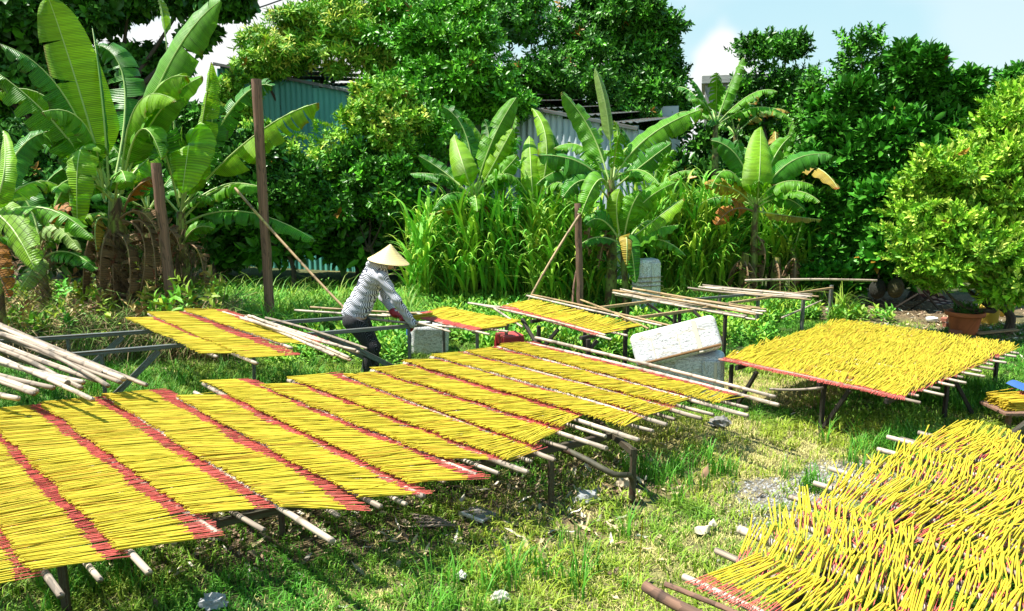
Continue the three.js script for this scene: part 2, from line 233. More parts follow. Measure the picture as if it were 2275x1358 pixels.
// lobes: [px, py, depth, half width px, half height px]; leaves through each lobe's outer half
function crownList(lobes, count, col, o, org) {
  const r = rng(o.seed), list = [], big = lobes.map(([px, py, d, rx, ry]) => { const k = d / FOC; return { c: D(px, py, d), rx: rx * k, ry: ry * k, rz: (o.rz ?? 0.9) * 0.5 * (rx + ry) * k }; }), L = [];
  for (const l of big) { L.push({ c: l.c, rx: l.rx * 0.7, ry: l.ry * 0.7, rz: l.rz * 0.7 }); for (let i = 0; i < (o.sub ?? 9); i++) { const u = r() * 1.7 - 0.7, a = i * 2.4 + r(), q = Math.sqrt(Math.max(0, 1 - u * u)), f = 0.62 + r() * 0.3, s = 0.24 + r() * 0.26; L.push({ c: l.c.clone().add(V(q * Math.cos(a) * l.rx * f, u * l.ry * f, q * Math.sin(a) * l.rz * f)), rx: l.rx * s, ry: l.ry * s * 0.85, rz: l.rz * s }); } }
  if (o.shoots !== 0) for (const l of L) for (let i = 0; i < (o.shoots ?? 3); i++) { const u = r() * 1.3 - 0.3, a = r() * 6.283, q = Math.sqrt(1 - u * u), v = V(q * Math.cos(a), u, q * Math.sin(a)), reach = 1.1 + r() * 0.45, bend = V((r() - 0.5) * 0.2, 0.15 * r(), (r() - 0.5) * 0.2); for (let j = 0; j < 5; j++) { const f = lerp(0.75, reach, j / 4), p = l.c.clone().add(V(v.x * l.rx * f, v.y * l.ry * f, v.z * l.rz * f)).addScaledVector(bend, j / 4 * l.rx), k = 0.75 + r() * 0.6, c = col[Math.floor(r() * col.length)]; if (p.y < 0.1) continue; list.push({ p: p.sub(org), q: new THREE.Quaternion().setFromUnitVectors(V(0, 1, 0), v.clone().add(V(0, 0.4, 0)).normalize()).multiply(Q(0, r() * 6.28, 0)), s: (o.size ?? 1) * (0.6 + r() * 0.4), c: C(c[0] * k, c[1] * k, c[2] * k) }); } }
  const tot = L.reduce((a, l) => a + l.rx * l.ry, 0);
  for (const l of L) for (let n = Math.round(count * l.rx * l.ry / tot); n > 0; n--) {
    const u = r() * 2 - 1, a = r() * 6.283, q = Math.sqrt(1 - u * u), v = V(q * Math.cos(a), u, q * Math.sin(a)); if (v.z < -0.35 && r() < 0.6) v.z *= -1;
    const f = Math.pow(lerp(0.18, 1, r()), 0.5) * (0.86 + 0.3 * noise(l.c.x * 3 + v.x * 2.2, v.y * 2.2 + l.c.y * 3, v.z * 2.2)), p = l.c.clone().add(V(v.x * l.rx * f, v.y * l.ry * f, v.z * l.rz * f));
    if (fbm(p.x * o.clump + 5, p.y * o.clump, p.z * o.clump, 2) < (o.gap ?? 0.4) + 0.05) { if (r() < 0.92) continue; }
    if (p.y < 0.05) continue;
    const out = v.clone().multiply(V(1, o.flat ?? 0.7, 1)).add(V((r() - 0.5) * 1.1, (o.up ?? 0.45) + (r() - 0.5) * 0.9, (r() - 0.5) * 1.1)).normalize();
    const quat = new THREE.Quaternion().setFromUnitVectors(V(0, 1, 0), out).multiply(Q(0, r() * 6.28, 0));
    const k = 0.6 + r() * 0.75, c = r() < 0.008 ? [0.28, 0.15, 0.02] : col[Math.floor(Math.pow(r(), 1.3) * col.length)]; list.push({ p: p.sub(org), q: quat, s: (o.size ?? 1) * (0.7 + r() * 0.6), c: C(c[0] * k, c[1] * k, c[2] * k) });
  }
  return list;
}
function tree(name, label, category, trunkPx, depth, lobes, sp, count, col, o) {
  const base = D(trunkPx, 500, depth); base.y = 0; const t = thing(name, label, category, base, 0, o.group);
  const tops = lobes.filter((_, i) => i % (o.limbEvery ?? 1) === 0).map(([px, py, d]) => D(px, py, d).sub(base)), mean = tops.reduce((a, b) => a.add(b), V(0, 0, 0)).divideScalar(tops.length), fork = V(mean.x * 0.35, Math.max(0.5, mean.y * (o.fork ?? 0.5)), mean.z * 0.35), R = o.trunk ?? 0.16, r = rng(o.seed + 5);
  mesh('trunk', sweep(curve([V(0, -0.1, 0), V(fork.x * 0.2 + 0.1, fork.y * 0.5, 0), fork], 6), [R * 1.35, R * 1.05, R * 0.98, R * 0.94, R * 0.9, R * 0.86, R * 0.82], 9), o.bark ?? M.bark, t);
  for (const p of tops) { const mid = fork.clone().lerp(p, 0.5).add(V((r() - 0.5) * 0.4, -0.15 + (r() - 0.5) * 0.3, (r() - 0.5) * 0.4)); mesh('limb', sweep(curve([fork.clone().add(V(0, -0.15, 0)), mid, p], 6), [0.62, 0.52, 0.42, 0.33, 0.25, 0.17, 0.08].map(k => k * R), 7), o.bark ?? M.bark, t); }
  copies('crown', sp, o.mat ?? M.fol, crownList(lobes, count, col, o, base), t).userData.kind = 'stuff';
  return t;
}
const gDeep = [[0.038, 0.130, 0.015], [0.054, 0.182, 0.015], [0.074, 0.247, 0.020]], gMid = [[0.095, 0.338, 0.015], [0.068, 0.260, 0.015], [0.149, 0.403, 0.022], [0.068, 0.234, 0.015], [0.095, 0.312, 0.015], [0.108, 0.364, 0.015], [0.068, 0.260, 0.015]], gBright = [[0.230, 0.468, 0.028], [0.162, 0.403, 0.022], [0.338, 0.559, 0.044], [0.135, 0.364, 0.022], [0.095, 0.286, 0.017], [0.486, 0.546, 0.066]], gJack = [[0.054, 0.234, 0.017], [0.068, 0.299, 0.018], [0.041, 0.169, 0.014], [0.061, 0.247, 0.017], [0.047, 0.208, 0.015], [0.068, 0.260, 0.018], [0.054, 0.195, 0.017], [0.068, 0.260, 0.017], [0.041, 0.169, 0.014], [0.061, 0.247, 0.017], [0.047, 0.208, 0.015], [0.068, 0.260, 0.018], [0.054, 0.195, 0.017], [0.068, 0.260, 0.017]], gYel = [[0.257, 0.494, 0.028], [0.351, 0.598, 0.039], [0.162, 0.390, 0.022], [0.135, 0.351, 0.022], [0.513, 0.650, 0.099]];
tree('almond_tree', 'dark broad-leaved tree against the sky behind the left banana plants', 'tree', 150, 18, [[50, 70, 18, 120, 105], [-60, 140, 18, 110, 130], [190, 20, 18, 110, 80], [290, -20, 18, 110, 60], [410, 5, 18, 85, 42], [505, 12, 17.5, 50, 26], [120, 180, 18, 110, 90], [320, 150, 18.5, 75, 45], [250, 240, 19, 110, 80], [440, 85, 18, 36, 26]], SP.round, 7000, gDeep, { seed: 21, clump: 0.9, gap: 0.43, trunk: 0.2, mat: M.folDark, up: 0.2, fork: 0.55 });
tree('mango_tree', 'yellowish green mango tree above the green shed roof', 'tree', 690, 20.5, [[640, 90, 20, 95, 90], [740, 60, 20, 100, 75], [830, 110, 20, 75, 75], [575, 150, 19.6, 45, 45], [690, 130, 19.5, 100, 48], [800, 30, 20, 80, 50]], SP.mango, 8000, gBright, { seed: 22, clump: 1.0, gap: 0.38, up: 0.1, mat: M.folSoft, size: 0.85 });
tree('leafy_shrub', 'pale green leafy shrub in front of the green shed wall', 'shrub', 790, 16, [[760, 340, 16, 95, 80], [850, 250, 16.4, 70, 70], [850, 290, 16.2, 90, 75], [690, 400, 15.8, 70, 60], [545, 270, 17.5, 36, 60], [525, 215, 17.5, 42, 60], [580, 330, 16.5, 50, 50]], SP.mid, 6000, gBright, { seed: 23, clump: 1.3, gap: 0.36, trunk: 0.07, mat: M.folSoft, size: 0.75 });
tree('green_tree', 'bright green tree with dense leaves in the middle behind the bananas', 'tree', 990, 19, [[950, 120, 19, 100, 85], [1050, 100, 18.6, 85, 70], [880, 70, 19.5, 90, 60], [1030, 190, 18, 100, 70], [930, 220, 17.6, 95, 80], [1110, 230, 18, 70, 60], [960, 310, 17, 90, 70], [880, 370, 16.6, 80, 65], [1000, 30, 20, 90, 40]], SP.mid, 13000, gMid, { seed: 24, clump: 1.0, gap: 0.40, size: 0.95 });
tree('open_tree', 'thin open-crowned tree showing sky behind the middle tree', 'tree', 920, 26, [[850, 20, 26, 110, 45], [960, -10, 26, 100, 40], [1060, 10, 26, 110, 50], [1150, 30, 26, 80, 60], [760, 20, 26, 70, 45]], SP.mango, 4200, gDeep.concat(gMid), { seed: 25, clump: 0.8, gap: 0.46, trunk: 0.24, size: 1.2, fork: 0.75 });
tree('dark_tree', 'large dark green tree rounded at its top left of the cloud', 'tree', 1330, 24, [[1190, 90, 24, 120, 95], [1310, 60, 24, 120, 75], [1400, 65, 24, 95, 70], [1455, 130, 24, 68, 85], [1280, 180, 23, 140, 85], [1400, 210, 23, 110, 80], [1190, 200, 23, 90, 80], [1470, 250, 23, 60, 80], [1330, 290, 22, 150, 50]], SP.mid, 19000, gDeep.concat(gMid.slice(0, 2)), { seed: 26, clump: 0.8, gap: 0.38, size: 1.1, trunk: 0.25, fork: 0.4 });
tree('slim_tree', 'small open tree against the sky right of the cloud', 'tree', 1715, 25, [[1675, 120, 25, 50, 45], [1745, 105, 25, 42, 40], [1700, 180, 25, 70, 60], [1760, 210, 25, 40, 60], [1690, 250, 25, 70, 50]], SP.mid, 3400, gDeep.concat(gMid.slice(0, 2)), { seed: 27, clump: 1.0, gap: 0.42, size: 1.1 });
tree('small_leaved_tree', 'small-leaved tree peaking above the two jackfruit trees', 'tree', 1930, 20, [[1915, 125, 20, 60, 50], [1880, 180, 20, 60, 55], [1965, 190, 20, 50, 60], [1830, 230, 20, 60, 50], [1790, 300, 20, 60, 90]], SP.mid, 5000, gMid.slice(0, 2).concat(gDeep), { seed: 28, clump: 1.2, gap: 0.38, size: 0.9 });
tree('jackfruit_tree', 'tall dark jackfruit tree with glossy leaves left of the pale shrub', 'tree', 2045, 14.5, [[2045, 170, 15, 45, 70], [2120, 220, 15, 38, 65], [2070, 290, 15, 95, 85], [2010, 330, 14.6, 80, 90], [2120, 390, 14.4, 70, 110], [2040, 460, 14, 110, 90], [2000, 560, 13.6, 90, 50], [2110, 520, 14, 70, 60]], SP.jack, 9000, gJack, { seed: 29, clump: 1.4, gap: 0.34, size: 1.2, sub: 5, up: 0.9, trunk: 0.14, fork: 0.25 });
tree('jackfruit_tree', 'broad dark jackfruit tree reaching low beside the right bananas', 'tree', 1900, 15, [[1880, 270, 15.4, 70, 75], [1850, 360, 15.2, 70, 80], [1930, 360, 15, 80, 90], [1870, 470, 14.8, 85, 90], [1950, 510, 14.3, 85, 80], [1850, 570, 14.6, 60, 40], [1960, 590, 14, 60, 30], [1860, 612, 14.2, 80, 24], [1985, 618, 14, 60, 20]], SP.jack, 8000, gJack, { seed: 30, clump: 1.4, gap: 0.34, size: 1.2, sub: 5, up: 0.9, trunk: 0.14, fork: 0.25 });
tree('dark_tree', 'dark tree rising at the right edge behind the pale shrub', 'tree', 2290, 17, [[2260, 200, 17, 45, 55], [2230, 270, 17, 70, 60], [2300, 260, 17, 60, 90], [2180, 300, 16.5, 60, 40]], SP.jack, 2600, gJack, { seed: 31, clump: 1.3, gap: 0.34, up: 0.8 });
tree('pale_shrub', 'tall pale yellow-green shrub at the right edge above the pot', 'shrub', 2262, 11.2, [[2240, 310, 11.4, 95, 85], [2170, 400, 11.2, 130, 90], [2080, 490, 11, 100, 55], [2240, 480, 11, 120, 100], [2140, 560, 10.8, 140, 70], [2250, 600, 10.8, 110, 80], [2050, 560, 11, 70, 45], [2075, 620, 10.9, 60, 32], [2330, 420, 11.2, 110, 160], [2040, 430, 11.4, 45, 40], [2280, 230, 11.6, 60, 50]], SP.small, 12000, gYel, { seed: 32, clump: 2.2, gap: 0.46, size: 1.1, trunk: 0.07, fork: 0.2, sub: 12, shoots: 6, mat: M.folSoft });
// dark understorey and the thicket that closes the view
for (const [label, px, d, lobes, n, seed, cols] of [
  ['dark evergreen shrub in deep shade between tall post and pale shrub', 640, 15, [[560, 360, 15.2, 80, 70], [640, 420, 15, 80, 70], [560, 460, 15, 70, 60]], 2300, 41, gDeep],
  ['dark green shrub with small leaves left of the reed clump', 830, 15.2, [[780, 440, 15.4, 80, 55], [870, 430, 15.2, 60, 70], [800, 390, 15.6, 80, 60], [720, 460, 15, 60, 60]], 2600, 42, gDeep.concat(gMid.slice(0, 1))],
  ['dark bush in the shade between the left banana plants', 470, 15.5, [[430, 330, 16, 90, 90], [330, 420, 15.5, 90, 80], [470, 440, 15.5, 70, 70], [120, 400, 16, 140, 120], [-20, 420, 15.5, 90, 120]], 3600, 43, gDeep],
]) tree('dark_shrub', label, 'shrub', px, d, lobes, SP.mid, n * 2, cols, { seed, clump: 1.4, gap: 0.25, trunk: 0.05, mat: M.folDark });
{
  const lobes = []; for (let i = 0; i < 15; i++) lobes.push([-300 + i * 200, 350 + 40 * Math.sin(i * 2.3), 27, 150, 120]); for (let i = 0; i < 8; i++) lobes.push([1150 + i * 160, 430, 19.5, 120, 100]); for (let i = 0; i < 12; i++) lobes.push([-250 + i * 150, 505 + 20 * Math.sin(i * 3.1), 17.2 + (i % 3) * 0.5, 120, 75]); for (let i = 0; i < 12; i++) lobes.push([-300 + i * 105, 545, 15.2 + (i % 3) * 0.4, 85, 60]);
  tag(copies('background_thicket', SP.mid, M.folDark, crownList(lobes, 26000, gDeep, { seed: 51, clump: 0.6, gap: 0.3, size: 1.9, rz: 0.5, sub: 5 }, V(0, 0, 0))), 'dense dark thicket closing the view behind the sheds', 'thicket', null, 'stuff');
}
// a few upright stalks with long blades arching off them at every height
function caneStalks(seed) {
  const r = rng(seed), o = { pos: [], uv: [], idx: [] };
  for (let k = 0; k < 3; k++) {
    const bx = (r() - 0.5) * 0.35, bz = (r() - 0.5) * 0.35, H = 1.1 + r() * 0.7, lx = (r() - 0.5) * 0.25, lz = (r() - 0.5) * 0.25, n = 9;
    for (const a of [0, 1.57]) { const i = o.pos.length / 3, w = 0.010; o.pos.push(bx - Math.cos(a) * w, 0, bz - Math.sin(a) * w, bx + Math.cos(a) * w, 0, bz + Math.sin(a) * w, bx + lx - Math.cos(a) * w * 0.4, H, bz + lz - Math.sin(a) * w * 0.4, bx + lx + Math.cos(a) * w * 0.4, H, bz + lz + Math.sin(a) * w * 0.4); o.uv.push(0, 0, 1, 0, 0, 1, 1, 1); o.idx.push(i, i + 1, i + 2, i + 1, i + 3, i + 2); }
    for (let j = 0; j < n; j++) { const t = 0.2 + 0.8 * j / (n - 1), az = j * 2.6 + r() * 1.2, L = (0.65 + r() * 0.5) * (1.15 - 0.3 * t), w = 0.018 + r() * 0.016, start = 0.25 + r() * 0.35, end = start + 1.2 + r() * 1.2, m = 8, i0 = o.pos.length / 3; let x = 0, y = 0;
      for (let q = 0; q <= m; q++) { const f = q / m, a = lerp(start, end, f * f), ww = w * Math.sin(Math.PI * Math.min(1, 0.18 + f * 0.82)) + 0.001, ca = Math.cos(az), sa = Math.sin(az), px = bx + lx * t + ca * x, pz = bz + lz * t + sa * x, py = H * t + y; o.pos.push(px - sa * ww, py, pz + ca * ww, px + sa * ww, py, pz - ca * ww); o.uv.push(0, f, 1, f); x += Math.sin(a) * L / m; y += Math.cos(a) * L / m; }
      for (let q = 0; q < m; q++) { const a = i0 + q * 2; o.idx.push(a, a + 1, a + 2, a + 1, a + 3, a + 2); } }
  }
  return geom(o.pos, o.uv, o.idx);
}
// bright broad-leaved weeds, tall grass
{
  const r = rng(61), weeds = [], reeds = [], blades = [];
  const areas = [[850, 655, 430, 65, 5200], [1150, 640, 260, 60, 3000], [600, 690, 200, 40, 1500], [1000, 730, 240, 45, 2400], [1230, 780, 160, 30, 500], [1380, 770, 120, 40, 500], [1560, 745, 160, 30, 600], [1820, 695, 160, 26, 900], [1600, 700, 200, 30, 700], [450, 650, 120, 50, 500], [750, 780, 160, 40, 400], [240, 690, 260, 26, 700]];
  for (const [px, py, w, h, n] of areas) for (let i = 0; i < n; i++) { const p = G(px + (r() * 2 - 1) * w, py + (r() + r() - 1) * h), k = 0.7 + r() * 0.6, y = r(); if (-p.z > 16 || bareness(p.x, p.z) > 0.8) continue; const s = 0.4 + r() * 0.6; p.y = bump(p.x, p.z) + 0.07 + s * 0.10 * r(); weeds.push({ p, q: Q((r() - 0.5) * 0.9, r() * 6.28, (r() - 0.5) * 0.9), s, c: C(lerp(0.11, 0.34, y * y) * k, lerp(0.35, 0.48, y * y) * k, 0.035 * k) }); }
  tag(copies('weeds', SP.weed, M.folSoft, weeds), 'bright green leafy weeds carpeting the ground behind the racks', 'weeds', null, 'stuff');
  const rect = [[560, 1010, 14, 13, 60], [1200, 590, 11.9, 0, 0]];
  const spans = [[915, 1010, 14.0, 16], [1000, 1280, 14.0, 95], [1180, 1340, 13.4, 45], [1400, 1620, 14.6, 110], [1540, 1680, 15.2, 60], [1700, 1800, 15.0, 26]];
  for (const [x0, x1, d, n] of spans) for (let i = 0; i < n; i++) { const dd = d + (r() - 0.3) * 1.3, p = D(lerp(x0, x1, r()), 600, dd), k = 0.65 + r() * 0.6; p.y = 0; reeds.push({ p, q: Q(0, r() * 6.28, 0), s: V(1, 0.75 + r() * 0.5, 1), c: C(lerp(0.13, 0.36, r()) * k, 0.50 * k, 0.04 * k) }); }
  tag(copies('tall_grass', caneStalks(5), M.grass, reeds), 'tall arching reed-like grass between the banana plants', 'tall grass', null, 'stuff');
  for (let i = 0; i < 420; i++) { const px = r() < 0.75 ? 440 + r() * 480 : 1200 + r() * 700, dd = (px < 930 ? 10.6 : 12) + r() * 2.8, p = D(px, 600, dd), k = 0.7 + r() * 0.6; p.y = 0; blades.push({ p, q: Q(0, r() * 6.28, 0), s: 0.5 + r() * 0.7, c: C(lerp(0.09, 0.26, r()) * k, 0.36 * k, 0.03 * k) }); }
  tag(copies('rough_grass', tuft(6, 14, 0.10, 0.62, 0.016, 1.1, 5, 1.4), M.grass, blades), 'knee-high rough grass along the back of the yard', 'rough grass', null, 'stuff');
  // mixed green growth between the left banana stems, and dry strips hanging round them
  const under = []; for (let i = 0; i < 2600; i++) { const px = -80 + r() * 570, dd = 9.5 + r() * 2.6, p = D(px, 600, dd), k = 0.6 + r() * 0.7, h = r() * r() * (0.5 + 0.7 * noise(px * 0.02, 3.1, dd)); if (noise(px * 0.03, dd * 1.7, 8) < 0.38) continue; p.y = 0.04 + h; const c = r(); under.push({ p, q: Q((r() - 0.5) * 1.4, r() * 6.28, (r() - 0.5) * 1.4), s: 0.45 + r() * 0.8, c: c < 0.7 ? C(lerp(0.10, 0.36, r()) * k, 0.40 * k, 0.03 * k) : c < 0.85 ? C(0.45 * k, 0.36 * k, 0.12 * k) : C(0.22 * k, 0.13 * k, 0.06 * k) }); }
  tag(copies('undergrowth', SP.weed, M.folSoft, under), 'mixed green and yellow undergrowth between the left banana stems', 'undergrowth', null, 'stuff');
  // dry brown stalks under the left bananas
  const dead = []; for (let i = 0; i < 1000; i++) { const px = -60 + r() * 560, dd = 9.4 + r() * 2.8, p = D(px, 600, dd), k = 0.6 + r() * 0.8; p.y = 0; dead.push({ p, q: Q((r() - 0.5) * 0.8, r() * 6.28, (r() - 0.5) * 0.8), s: 0.4 + r() * 0.8, c: r() < 0.55 ? C(0.30 * k, 0.22 * k, 0.11 * k) : C(0.12 * k, 0.22 * k, 0.03 * k) }); }
  for (const [px, dd, n] of [[262, 11.1, 70], [398, 11.6, 46], [95, 10.8, 20], [330, 11.4, 26]]) for (let i = 0; i < n; i++) { const p = D(px, 600, dd), a = r() * 6.28, k = 0.5 + r() * 0.9; p.y = 0.25 + r() * 1.35; p.x += Math.cos(a) * 0.16; p.z += Math.sin(a) * 0.16; dead.push({ p, q: Q(2.2 + r() * 1.2, a, (r() - 0.5) * 0.9), s: 0.35 + r() * 0.55, c: C(0.26 * k, 0.17 * k, 0.09 * k) }); }
  tag(copies('dry_stalks', tuft(7, 16, 0.16, 0.85, 0.012, 1.5, 4, 1.2), M.straw, dead), 'tangle of dry brown stalks beneath the left banana plants', 'dry stalks', null, 'stuff');
}
// ---------------------------------------------------------------- sheds behind the trees
function corrugated(w, h, pitch, depth) {   // a sheet w wide from y = 0 up to h, waves across x
  const n = Math.round(w / pitch) * 6, pos = [], uv = [], idx = [];
  for (let i = 0; i <= n; i++) { const x = w * i / n, z = depth * Math.sin(i / 6 * 2 * Math.PI); pos.push(x, 0, z, x, h, z); uv.push(x, 0, x, h); }
  for (let i = 0; i < n; i++) { const a = i * 2; idx.push(a, a + 2, a + 1, a + 1, a + 2, a + 3); } return geom(pos, uv, idx);
}
function shed(name, label, a, b, mats, roofMat, sheet = 1.0) {   // a, b: the ends of the eaves
  const along = V(b.x - a.x, 0, b.z - a.z), W = along.length(), yaw = Math.atan2(-along.z, along.x), t = thing(name, label, 'shed', V(a.x, 0, a.z), yaw), n = Math.round(W / sheet);
  for (let i = 0; i < n; i++) { const h = lerp(a.y, b.y, (i + 0.5) / n) - 0.06; mesh('wall_panel', corrugated(W / n - 0.01, h, 0.16, 0.018), mats[i % mats.length], t, V(i * W / n + 0.005, 0, (i % 2) * 0.012)); }
  mesh('side_wall', beam(V(0.05, a.y / 2, -0.1), V(0.05, a.y / 2, -5), 0.05, a.y - 0.1), mats[0], t); mesh('side_wall', beam(V(W - 0.05, b.y / 2, -0.1), V(W - 0.05, b.y / 2, -5), 0.05, b.y - 0.1), mats[0], t); mesh('back_wall', beam(V(0.1, a.y / 2, -5), V(W - 0.1, a.y / 2, -5), 0.05, a.y - 0.1), mats[0], t);
  for (let i = 0; i < n; i++) { const g = corrugated(W / n + 0.03, 5.6, 0.16, 0.018); g.rotateX(-Math.PI / 2 + 0.10); mesh('roof_sheet', g, roofMat, t, V(i * W / n, lerp(a.y, b.y, (i + 0.5) / n) + 0.0, 0.12)); }
  mesh('gutter', beam(V(0, a.y - 0.05, 0.10), V(W, b.y - 0.05, 0.10), 0.06, 0.08), M.metal, t);
  return t;
}
{
  const grn = [[0.08, 0.34, 0.27], [0.10, 0.37, 0.29], [0.07, 0.30, 0.25]].map(c => std(c, 0.55)), grey = [[0.44, 0.51, 0.55], [0.38, 0.45, 0.50], [0.48, 0.54, 0.57]].map(c => std(c, 0.45)), roof = std([0.45, 0.45, 0.44], 0.45, { map: T.rust, metalness: 0.2 });
  shed('shed', 'green corrugated metal shed with a pale roof edge behind the mango tree', D(480, 138, 20.5), D(850, 212, 18.6), grn, roof);
  shed('shed', 'light grey corrugated metal shed behind the middle banana plants', D(1020, 205, 19.0), D(1420, 282, 17.2), grey, roof);
  const p = D(1600, 182, 32), h = thing('house', 'pale grey concrete house corner peeping between the trees below the cloud', 'house', V(p.x, 0, p.z), -0.25);
  mesh('wall', new RoundedBoxGeometry(2.4, p.y, 4, 1, 0.03).translate(0.6, p.y / 2, -2), std([0.5, 0.49, 0.46], 0.9, { map: T.clay }), h);
  mesh('parapet', new RoundedBoxGeometry(2.7, 0.35, 4.3, 1, 0.03).translate(0.6, p.y + 0.1, -2), std([0.62, 0.62, 0.60], 0.9, { map: T.clay }), h);
  mesh('window', new RoundedBoxGeometry(0.8, 1.0, 0.1, 1, 0.02).translate(0.6, p.y - 1.2, 0.01), std([0.05, 0.06, 0.07], 0.2), h);
}
// ---------------------------------------------------------------- banana plants: every leaf a part, its midrib a sub-part
function leafBlade(P, W, N0, o) {   // P: t -> point on the midrib; strips between tears droop by different angles
  const r = rng(o.seed), pos = [], uv = [], idx = [], col = [], len = o.len, prof = s => W * Math.min(1, Math.pow(s / 0.16 + 0.02, 0.55)) * Math.pow(Math.max(0, 1 - Math.pow(s, o.blunt ?? 3.4)), 0.55);
  const frame = s => { const p = P(s), t = P(Math.min(1, s + 0.01)).sub(P(Math.max(0, s - 0.01))).normalize(), n = N0(s).clone(); n.addScaledVector(t, -n.dot(t)).normalize(); return [p, t, n, t.clone().cross(n).normalize()]; };
  for (const side of [-1, 1]) {
    const cuts = [0]; while (cuts[cuts.length - 1] < 1) cuts.push(Math.min(1, cuts[cuts.length - 1] + (0.03 + r() * 0.10) * (o.tear < 0.15 ? 2.2 : 1)));
    let ph = o.fold;
    for (let c = 0; c < cuts.length - 1; c++) {
      const a = cuts[c], b = cuts[c + 1], torn = r() < o.tear, gap = torn ? 0.10 + r() * 0.35 : 0.0; ph = torn ? o.fold + (r() - 0.4) * 1.2 * o.tear * 1.4 : lerp(ph, o.fold, 0.5); const brown = torn && r() < 0.4 ? 1 : 0, tone = 0.9 + 0.2 * r(); const K = 3, R = 4, o0 = pos.length / 3, curl = o.curl + (torn ? (r() - 0.3) * 0.8 : 0);
      for (let k = 0; k <= K; k++) for (let j = 0; j <= R; j++) {
        const v = j / R, mid = (a + b) / 2, s = lerp(a, b, k / K), ss = clamp(lerp(s, mid, gap * v) + (torn ? 0.02 * v * v : 0), 0, 1), [p, t, n, sd] = frame(ss), w = prof(clamp(s, 0.001, 0.999)), ang = ph + curl * v * v, wob = 0.018 * Math.sin(s * 40 + side * 2 + o.seed) * v;
        const x = w * v * Math.cos(ang), y = -w * v * Math.sin(ang) + wob; pos.push(p.x + sd.x * side * x + n.x * y, p.y + sd.y * side * x + n.y * y, p.z + sd.z * side * x + n.z * y); uv.push(ss * len, 0.5 + side * v * w); { const e = (brown && v === 1) || (s > 0.975 && o.tear > 0.2); col.push(e ? 1.0 : tone, e ? 0.42 : tone, e ? 0.5 : tone); }
      }
      for (let k = 0; k < K; k++) for (let j = 0; j < R; j++) { const q = o0 + k * (R + 1) + j; idx.push(q, q + 1, q + R + 1, q + 1, q + R + 2, q + R + 1); }
    }
  }
  return geom(pos, uv, idx, col);
}
let leafSeed = 100;
// b, m, t: base, middle and tip of the midrib in world space; w: half width in metres
function bananaLeaf(plant, b, m, t, w, o = {}) {
  const org = plant.position, A = b.clone().sub(org), B = t.clone().sub(org), K = m.clone().sub(org).multiplyScalar(2).addScaledVector(A, -0.5).addScaledVector(B, -0.5);
  const bez = s => A.clone().multiplyScalar((1 - s) * (1 - s)).addScaledVector(K, 2 * s * (1 - s)).addScaledVector(B, s * s), s0 = o.stalk ?? 0.16, face = o.face === 'up' ? V(0.05, 1, 0.35) : o.face === 'cam' || !o.face ? V(0, 0.25, 1) : o.face, len = A.distanceTo(B);
  const mat = o.mat ?? M.leaf, dead = mat === M.leafDead || mat === M.leafOrange, tw = o.twist ?? 0;
  const leaf = mesh('leaf', leafBlade(s => bez(lerp(s0, 1, s)), w, s => face.clone().normalize().applyAxisAngle(B.clone().sub(A).normalize(), tw * s), { seed: leafSeed++, len, fold: o.fold ?? 0.25, curl: o.curl ?? 0.3, tear: o.tear ?? 0.4, blunt: o.blunt }), mat, plant);
  if (o.label) leaf.userData.label = o.label;
  const rr = o.rib ?? 0.022, n = 12; mesh('midrib', sweep(Array.from({ length: n + 1 }, (_, i) => bez(i / n * 0.985)), Array.from({ length: n + 1 }, (_, i) => lerp(rr, 0.004, Math.pow(i / n, 0.7))), 6), dead ? M.ribDead : M.rib, leaf);
  return leaf;
}
function stemOf(plant, a, b, r, name = 'pseudostem', mat = M.stem) { const o = plant.position, p = [a, a.clone().lerp(b, 0.35).add(V(0.02, 0, 0)), a.clone().lerp(b, 0.7), b].map(v => v.clone().sub(o)); return mesh(name, sweep(curve(p, 7), [1.15, 1.04, 0.98, 0.93, 0.88, 0.82, 0.72, 0.55].map(k => k * r), 12), mat, plant); }
function bananaPlant(label, px, d, neck, leaves, o = {}) {   // neck: [px, py]; leaves: [b, m, t, width px, opts]; points are [px, py, offset in depth]
  const base = D(px, 600, d); base.y = 0; const plant = thing('banana_plant', label, 'banana plant', base, 0, o.group), k = d / FOC, N = D(neck[0], neck[1], d);
  stemOf(plant, base, N, o.r ?? 0.13); const pt = (p, dz) => D(p[0], p[1], d + (p[2] ?? dz));
  for (const [b, m, t, w, q = {}] of leaves) bananaLeaf(plant, pt(b, 0), pt(m, q.dm ?? -0.15), pt(t, q.dt ?? -0.1), w * k * 0.5 * (o.wide ?? 1), q);
  for (let i = 0, r = rng(px); i < (o.extra ?? 0); i++) { const az = i * 2.4 + r(), up = 0.15 + r() * 0.8, l = (o.long ?? 1.3) * (0.7 + r() * 0.4), dir = V(Math.cos(az) * Math.cos(up), Math.sin(up), Math.sin(az) * Math.cos(up)); const a = N.clone().add(V(0, -0.1 * r(), 0)), m = a.clone().addScaledVector(dir, l * 0.55), e = a.clone().addScaledVector(dir, l); e.y -= l * 0.35 * Math.cos(up); bananaLeaf(plant, a, m, e, l * 0.14, { face: V(-dir.x * 0.5, 1, 0.3 - dir.z * 0.5), tear: 0.5, fold: 0.35, mat: [M.leaf, M.leafDeep, M.leafLight][i % 3] }); }
  return plant;
}
